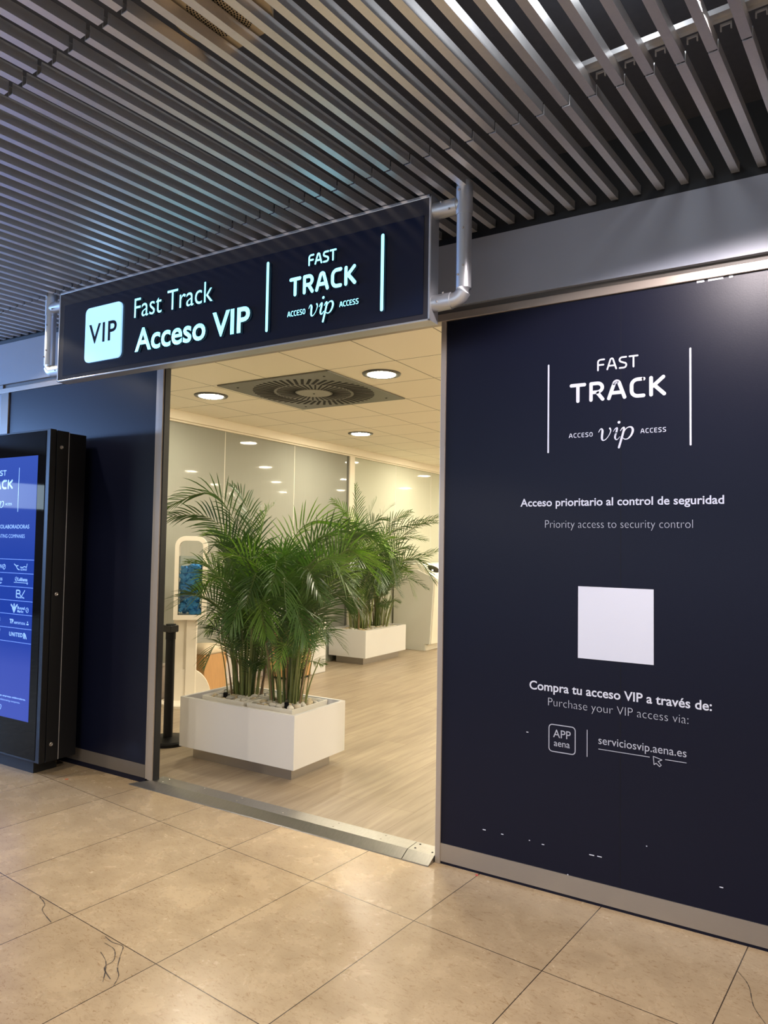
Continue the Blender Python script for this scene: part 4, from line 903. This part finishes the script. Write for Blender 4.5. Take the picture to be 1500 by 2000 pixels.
def make_palm(label, group, base, plist, n_leaf, leaf_len, leaf_w, pot, seed, extra, reach, low=0):
    rng = random.Random(seed); bz = base[2]
    t = thing('potted_palm', label, 'palm', (pot[0], pot[1], 0.18), 0, group)
    o0 = Vector((pot[0], pot[1], 0.18))
    def put(o): o.parent = t; o.location = -o0; return o
    # square liner pot
    w = 0.205; h1 = 0.469; z0 = 0.18; th = 0.008
    bm = bmesh.new()
    oc = [(pot[0] - w, pot[1] - w), (pot[0] + w, pot[1] - w), (pot[0] + w, pot[1] + w), (pot[0] - w, pot[1] + w)]
    ins = lambda m: [(pot[0] + math.copysign(w - m, p[0] - pot[0]), pot[1] + math.copysign(w - m, p[1] - pot[1])) for p in oc]
    R_ = [[bm.verts.new((*p, z)) for p in q] for q, z in ((ins(0.03), z0), (oc, h1), (ins(th), h1), (ins(th + 0.01), h1 - 0.025))]
    bm.faces.new(R_[0][::-1])
    for a, b in zip(R_, R_[1:]):
        for k in range(4): bm.faces.new((a[k], a[(k + 1) % 4], b[(k + 1) % 4], b[k]))
    put(bm_obj('pot', bm, LINER))
    bm = bmesh.new(); box(bm, pot[0] - w + 0.014, pot[0] + w - 0.014, pot[1] - w + 0.014, pot[1] + w - 0.014, h1 - 0.032, h1 - 0.018); put(bm_obj('gravel_bed', bm, SOIL))
    # canes
    b0 = Vector(base)
    for k in range(36):
        a = rng.uniform(0, 2 * PI); r = rng.uniform(0.02, 0.125); p = Vector((b0.x + r * math.cos(a) * 1.15, b0.y + r * math.sin(a), h1 - 0.05)); h = rng.uniform(0.35, 0.80)
        q = p + Vector((math.cos(a) * r * 0.9, math.sin(a) * r * 0.9, h)); mid = p.lerp(q, 0.5) - Vector((math.cos(a), math.sin(a), 0)) * r * 0.12
        bm = bmesh.new(); rad = rng.uniform(0.003, 0.0065) if k % 6 else 0.0105; sp_ = smoothpts([p, mid, q], 5)
        tube(bm, sp_, [rad * (1.2 - 0.6 * i / (len(sp_) - 1)) for i in range(len(sp_))], 8); put(bm_obj('stem', bm, CANEB if k % 8 == 0 else CANE, smooth=True))
    # fronds
    allp = []
    for i, pts in enumerate(plist):
        q0 = Vector(pts[0]); st = Vector((b0.x + (q0.x - b0.x) * 0.35 + rng.uniform(-.05, .05), b0.y + (q0.y - b0.y) * 0.3 + rng.uniform(-.05, .05), h1 - 0.04))
        allp.append(([tuple(st)] + [tuple(p) for p in pts], 1.0))
    for i in range(extra):
        a = rng.uniform(0, 2 * PI); hgt = rng.uniform(0.28, 0.95) * reach[1]; rad = rng.uniform(0.45, 0.95) * reach[0]; ca, sa = math.cos(a), math.sin(a)
        st = Vector((b0.x + ca * 0.05, b0.y + sa * 0.05, h1 - 0.04))
        pts = [st, st + Vector((ca * 0.12 * rad, sa * 0.12 * rad, hgt * 0.55)), st + Vector((ca * 0.5 * rad, sa * 0.5 * rad, hgt)), st + Vector((ca * rad, sa * rad, hgt * rng.uniform(0.72, 1.0)))]
        if max(p.x for p in pts) and min(p.x for p in pts) < LWX + 0.2: continue
        allp.append(([tuple(p) for p in pts], 0.85))
    for i in range(low):      # short fronds low down between the canes
        a = rng.uniform(0, 2 * PI); rad = rng.uniform(0.16, 0.34); hgt = rng.uniform(0.28, 0.72); ca, sa = math.cos(a), math.sin(a)
        st = Vector((b0.x + ca * 0.09, b0.y + sa * 0.08, h1 - 0.04))
        pts = [st, st + Vector((ca * 0.15 * rad, sa * 0.15 * rad, hgt * 0.55)), st + Vector((ca * 0.5 * rad, sa * 0.5 * rad, hgt)), st + Vector((ca * rad, sa * rad, hgt * rng.uniform(0.75, 1.0)))]
        allp.append(([tuple(p) for p in pts], 0.8))
    for i, (pts, sc) in enumerate(allp):
        zt = max(p[2] for p in pts)
        lo = zt < 1.15
        bm = frond_mesh(pts, seed * 100 + i, int(n_leaf * (0.7 if lo else 1)), leaf_len * (0.62 if lo else 1) * sc, leaf_w * (0.72 if lo else 1), roll_for(pts, rng), 0.42 if not lo else 0.45)
        me = bpy.data.meshes.new('frond'); bm.to_mesh(me); bm.free(); me.materials.append(STALK); me.materials.append(LEAVES[rng.choice((0, 0, 1, 1, 2) if not lo else (0, 0, 1, 1, 2))])
        o = bpy.data.objects.new('frond', me); COL.objects.link(o); put(o)
    # clear watering gauge with a black collar
    return t
POTS = {'A': (-3.755, 0.79), 'B': (-3.318, 0.79), 'D': (-5.42, 4.94), 'E': (-5.42, 5.37)}
make_palm('tall arching areca palm in the left pot of the near planter', 'areca palms', (-3.78, 0.86, 0.46), PALM_A, 34, 0.28, 0.0118, POTS['A'], 3, 2, (0.6, 1.15), 12)
make_palm('tall spreading areca palm in the right pot of the near planter', 'areca palms', (-3.36, 0.83, 0.46), PALM_B, 34, 0.28, 0.0118, POTS['B'], 5, 1, (0.5, 1.1), 10)
make_palm('slender areca palm in the nearer pot of the far planter', 'areca palms', (-5.42, 4.93, 0.46), PALM_D, 30, 0.27, 0.0135, POTS['D'], 7, 8, (0.55, 1.25), 6)
make_palm('bushy areca palm in the farther pot of the far planter', 'areca palms', (-5.42, 5.38, 0.46), PALM_E, 30, 0.27, 0.0135, POTS['E'], 9, 8, (0.65, 1.2), 6)
for lab, (x, yv) in (('small black moisture gauge among pebbles of the left near pot', (-3.80, 0.665)), ('small black moisture gauge among pebbles of the right near pot', (-3.225, 0.665))):
    t = thing('moisture_gauge', lab, 'gauge', (x, yv, 0.449), 0, 'moisture gauges')
    bm = bmesh.new(); lathe(bm, [(0.017, 0), (0.017, 0.042), (0.013, 0.045)], 18); bm_obj('collar', bm, BLACKG, t)
    bm = bmesh.new(); lathe(bm, [(0.012, 0.045), (0.011, 0.062), (0.006, 0.068)], 18); bm_obj('cap', bm, CLEAR, t)

# pebbles, every one its own stone
pmesh = []
for i in range(7):
    bm = bmesh.new(); bmesh.ops.create_icosphere(bm, subdivisions=3, radius=1.0); rg = random.Random(50 + i); ax = [rg.uniform(0.8, 1.25), rg.uniform(0.7, 1.0), rg.uniform(0.5, 0.75)]; ph = [rg.uniform(0, 6) for _ in range(3)]
    for v in bm.verts:
        v.co = Vector((v.co.x * ax[0], v.co.y * ax[1], v.co.z * ax[2])) * (1 + 0.10 * math.sin(2.3 * v.co.x + ph[0]) + 0.08 * math.sin(3.1 * v.co.y + ph[1]))
    me = bpy.data.meshes.new('pebble'); bm.to_mesh(me); bm.free(); me.materials.append(PEB)
    for p in me.polygons: p.use_smooth = True
    pmesh.append(me)
def pebbles(n, x0, x1, y0, y1, z, label, group, hole=None, rmin=0.014, rmax=0.030, seed=1):
    rg = random.Random(seed); done = []; tries = 0
    while len(done) < n and tries < n * 60:
        tries += 1; r = rg.uniform(rmin, rmax); x = rg.uniform(x0 + r, x1 - r); yv = rg.uniform(y0 + r, y1 - r)
        if hole and any((x - h[0]) ** 2 + (yv - h[1]) ** 2 < (h[2] + r * 0.6) ** 2 for h in hole): continue
        if any((x - a) ** 2 + (yv - b) ** 2 < (0.80 * (r + c)) ** 2 for a, b, c in done): continue
        done.append((x, yv, r))
        o = bpy.data.objects.new('pebble', rg.choice(pmesh)); COL.objects.link(o); o.location = (x, yv, z + r * 0.42); o.scale = (r, r, r); o.rotation_euler = (rg.uniform(-.3, .3), rg.uniform(-.3, .3), rg.uniform(0, 6.28))
        tag(o, label, 'pebble', group)
    return len(done)
zb = 0.449
npb = pebbles(70, -3.945, -3.565, 0.60, 0.98, zb, 'rounded pale pebble on top of the left pot of the near planter', 'pebbles in the left near pot', [(-3.78, 0.87, 0.10), (-3.80, 0.665, 0.022)], seed=1)
npb += pebbles(75, -3.51, -3.13, 0.60, 0.98, zb, 'rounded tan pebble on top of the right pot of the near planter', 'pebbles in the right near pot', [(-3.36, 0.84, 0.10), (-3.225, 0.665, 0.022)], seed=2)
zg = 0.389
npb += pebbles(34, -4.0, -3.01, 0.468, 0.581, zg, 'pebble in the gap along the front edge of the near planter', 'pebbles in the front gap', None, 0.018, 0.030, 3)
npb += pebbles(12, -3.11, -3.005, 0.60, 1.0, zg, 'pebble in the gap at the right end of the near planter', 'pebbles in the right gap', None, 0.014, 0.026, 4)
npb += pebbles(9, -4.005, -3.962, 0.60, 0.98, zg, 'pebble in the gap at the left end of the near planter', 'pebbles in the left gap', None, 0.012, 0.020, 5)
npb += pebbles(44, -5.61, -5.23, 4.75, 5.13, zb, 'small white pebble in the nearer pot of the far planter', 'pebbles in the far planter, nearer pot', [(-5.42, 4.93, 0.09)], 0.018, 0.032, 6)
npb += pebbles(44, -5.61, -5.23, 5.18, 5.56, zb, 'small white pebble in the farther pot of the far planter', 'pebbles in the far planter, farther pot', [(-5.42, 5.38, 0.09)], 0.018, 0.032, 7)
print('pebbles', npb)

# queue barrier post
sp = thing('barrier_post', 'black retractable belt barrier post beside the left door jamb', 'barrier post', (-4.42, 0.69, 0.03))
bm = bmesh.new(); lathe(bm, [(0.172, 0), (0.172, 0.022), (0.160, 0.034), (0.045, 0.046)], 40); bm_obj('base', bm, BLACK, sp, smooth=False)
bm = bmesh.new(); lathe(bm, [(0.036, 0.04), (0.036, 0.80), (0.039, 0.802), (0.039, 0.918), (0.036, 0.922)], 28); bm_obj('post', bm, BLACK, sp)
bm = bmesh.new(); box(bm, -0.043, 0.043, -0.043, 0.043, 0.858, 0.912, bev=0.006); bm_obj('belt_head', bm, BLACKR, sp)
bm = bmesh.new(); box(bm, -0.95, -0.04, -0.0015, 0.0015, 0.862, 0.908); be = bm_obj('belt', bm, BLACKR, sp)
bo = lettering('lettering', 'aena', -0.122, -0.052, 0.876, 0.894, -0.003, VINYL_T, be, bold=0.01)
bm = bmesh.new(); prism(bm, [(-0.155, 0.872), (-0.128, 0.872), (-0.146, 0.898)], -0.003, -0.002, 'y'); bm_obj('logo', bm, pm('lime_green', (0.30, 0.50, 0.06), 0.5), be)

# white stand with a clear bin of blue pieces
SR = math.radians(43)
sd = thing('dispenser_stand', 'white floor stand with an arched frame around a clear bin', 'stand', (-5.335, 1.765, 0.03), SR)
bm = bmesh.new(); lathe(bm, [(0.26, 0), (0.26, 0.022), (0.25, 0.03)], 48, (0, 0.0, 0)); bm_obj('base', bm, STAND, sd)
bm = bmesh.new(); prism(bm, [(0.22 * math.cos(a), 0.03 + 0.30 * math.sin(a)) for a in [PI * i / 30 for i in range(31)]], -0.012, 0.03, 'y'); bm_obj('fin', bm, STAND, sd)
bm = bmesh.new(); box(bm, -0.150, 0.07, 0.0, 0.10, 0.03, 0.84, bev=0.006); box(bm, -0.03, 0.07, -0.03, 0.02, 0.03, 0.84, bev=0.006); bm_obj('column', bm, STAND, sd)
bm = bmesh.new()
ou = [(-0.152, 0.815), (0.152, 0.815)] + [(0.152 - 0.10 + 0.10 * math.cos(a), 1.625 - 0.10 + 0.10 * math.sin(a)) for a in [PI / 2 * i / 8 for i in range(9)]] + [(-0.152 + 0.10 - 0.10 * math.sin(a), 1.625 - 0.10 + 0.10 * math.cos(a)) for a in [PI / 2 * i / 8 for i in range(9)]]
inn = [(-0.112, 0.862), (0.112, 0.862)] + [(0.112 - 0.06 + 0.06 * math.cos(a), 1.580 - 0.06 + 0.06 * math.sin(a)) for a in [PI / 2 * i / 8 for i in range(9)]] + [(-0.112 + 0.06 - 0.06 * math.sin(a), 1.580 - 0.06 + 0.06 * math.cos(a)) for a in [PI / 2 * i / 8 for i in range(9)]]
n = len(ou)
V = [[bm.verts.new((u, yy, v)) for u, v in q] for q, yy in ((ou, -0.09), (ou, 0.09), (inn, 0.09), (inn, -0.09))]
for a in range(4):
    for k in range(n): bm.faces.new((V[a][k], V[a][(k + 1) % n], V[(a + 1) % 4][(k + 1) % n], V[(a + 1) % 4][k]))
bm_obj('arched_frame', bm, STAND, sd)
bm = bmesh.new()
for d in ((-0.111, 0.111, -0.086, -0.083), (-0.111, 0.111, 0.083, 0.086), (-0.111, -0.108, -0.083, 0.083), (0.108, 0.111, -0.083, 0.083)): box(bm, *d, 0.863, 1.43)
bm_obj('clear_bin', bm, CLEAR, sd)
bm = bmesh.new(); rg = random.Random(4)
for i in range(330):
    r = rg.uniform(0.018, 0.034); x = rg.uniform(-0.09, 0.09); yv = rg.uniform(-0.062, 0.062); z = rg.uniform(0.885, 1.335 + 0.02 * math.sin(x * 30))
    q = bmesh.ops.create_icosphere(bm, subdivisions=2, radius=r); ct = Vector((x, yv, z)); sx_, sy_, sz_ = rg.uniform(.7, 1.3), rg.uniform(.7, 1.2), rg.uniform(.6, 1.1)
    for v in q['verts']:
        c = v.co; k_ = 1 + 0.30 * math.sin(c.x * 160 + i) * math.cos(c.z * 140 + i * 2)
        c2 = Vector((c.x * sx_ * k_, c.y * sy_ * k_, c.z * sz_ * k_)) + ct
        v.co = Vector((max(-0.107, min(0.107, c2.x)), max(-0.082, min(0.082, c2.y)), max(0.864, c2.z)))
bb = bm_obj('blue_wrappers', bm, BLUE); bb.location = sd.location; bb.rotation_euler = (0, 0, SR)
tag(bb, 'heap of crumpled bright blue pieces filling the clear bin', 'blue pieces', kind='stuff')

# stools and boxes along the glass wall
so = thing('stool', 'round-cushioned beech box stool behind the white stand', 'stool', (-5.52, 2.16, 0.03), 0.0)
bm = bmesh.new(); box(bm, -0.16, 0.16, -0.16, 0.16, 0.0, 0.43, bev=0.008); bm_obj('body', bm, WOOD, so)
bm = bmesh.new(); lathe(bm, [(0.10, 0.43), (0.17, 0.432), (0.185, 0.45), (0.178, 0.48), (0.12, 0.508), (0.05, 0.518)], 32)
for v in bm.verts: v.co.x = math.copysign(min(abs(v.co.x) * 1.2, 0.163), v.co.x); v.co.y = math.copysign(min(abs(v.co.y) * 1.2, 0.163), v.co.y)
bm_obj('cushion', bm, CUSH, so, smooth=True)
so = thing('stool', 'beech box stool half hidden behind the near palms', 'stool', (-5.36, 3.42, 0.03), 0.0)
bm = bmesh.new(); box(bm, -0.20, 0.14, -0.17, 0.17, 0.025, 0.55, bev=0.010); bm_obj('body', bm, WOOD, so)
bm = bmesh.new(); box(bm, -0.18, 0.12, -0.15, 0.15, 0.0, 0.026); bm_obj('plinth', bm, BLACKR, so)
bm = bmesh.new(); box(bm, -0.19, 0.13, -0.16, 0.16, 0.55, 0.60, bev=0.02); bm_obj('cushion', bm, CUSH, so)
wb_ = thing('waste_bin', 'tall white box bin with a red lid beside the wooden stool', 'bin', (-5.45, 3.83, 0.03), 0.0)
bm = bmesh.new(); box(bm, -0.17, 0.17, -0.16, 0.14, 0.0, 0.735, bev=0.012); bm_obj('body', bm, WHITE, wb_)
bm = bmesh.new(); box(bm, -0.125, 0.125, -0.11, 0.10, 0.735, 0.742, bev=0.002); bm_obj('lid', bm, RED, wb_)
bm = bmesh.new(); box(bm, 0.06, 0.115, -0.1612, -0.16, 0.035, 0.043); bm_obj('mark', bm, BEZEL, wb_)

# reception counter
ct = thing('reception_counter', 'cream reception counter with a sloping top at the far end', 'counter', (-5.4, 6.3, 0.03))
def prof(pts): return [(x + 5.4, z - 0.03) for x, z in pts]
P1 = [(-5.70, 0.03), (-5.155, 0.03), (-5.155, 0.13), (-5.075, 0.13), (-5.018, 1.075), (-5.022, 1.10), (-5.035, 1.118), (-5.06, 1.135), (-5.30, 1.235), (-5.70, 1.235)]
bm = bmesh.new(); prism(bm, prof(P1), 0.0, 0.03, 'y'); bm_obj('side_panel', bm, CNTS, ct)
P2 = [(-5.70, 0.13), (-5.06, 0.13), (-4.998, 1.078), (-5.004, 1.11), (-5.02, 1.132), (-5.05, 1.150), (-5.27, 1.318), (-5.70, 1.318)]
bm = bmesh.new(); prism(bm, prof(P2), 0.03, 2.2, 'y'); bm_obj('body', bm, CNT, ct)
bm = bmesh.new(); box(bm, -0.30, 0.268, 0.02, 2.2, 0.0, 0.045, bev=0.004); box(bm, -0.30, 0.285, 0.02, 2.2, 0.045, 0.10, bev=0.004); bm_obj('plinth', bm, CNT, ct)
bm = bmesh.new(); box(bm, 0.367, 0.372, 0.42, 0.75, 0.50, 0.62); bm_obj('label', bm, pm('yellow_label', (0.75, 0.58, 0.05), 0.5), ct)
bm = bmesh.new(); lathe(bm, [(0.085, 0), (0.085, 0.008), (0.06, 0.012)], 28)
for v in bm.verts: v.co.y *= 1.7
dk = bm_obj('card_reader', bm, BLACKG); dk.location = (-5.165, 6.58, 1.243); dk.rotation_euler = (0, math.atan2(0.168, 0.22), 0)
tag(dk, 'oval black reader on the sloping top of the counter', 'reader')
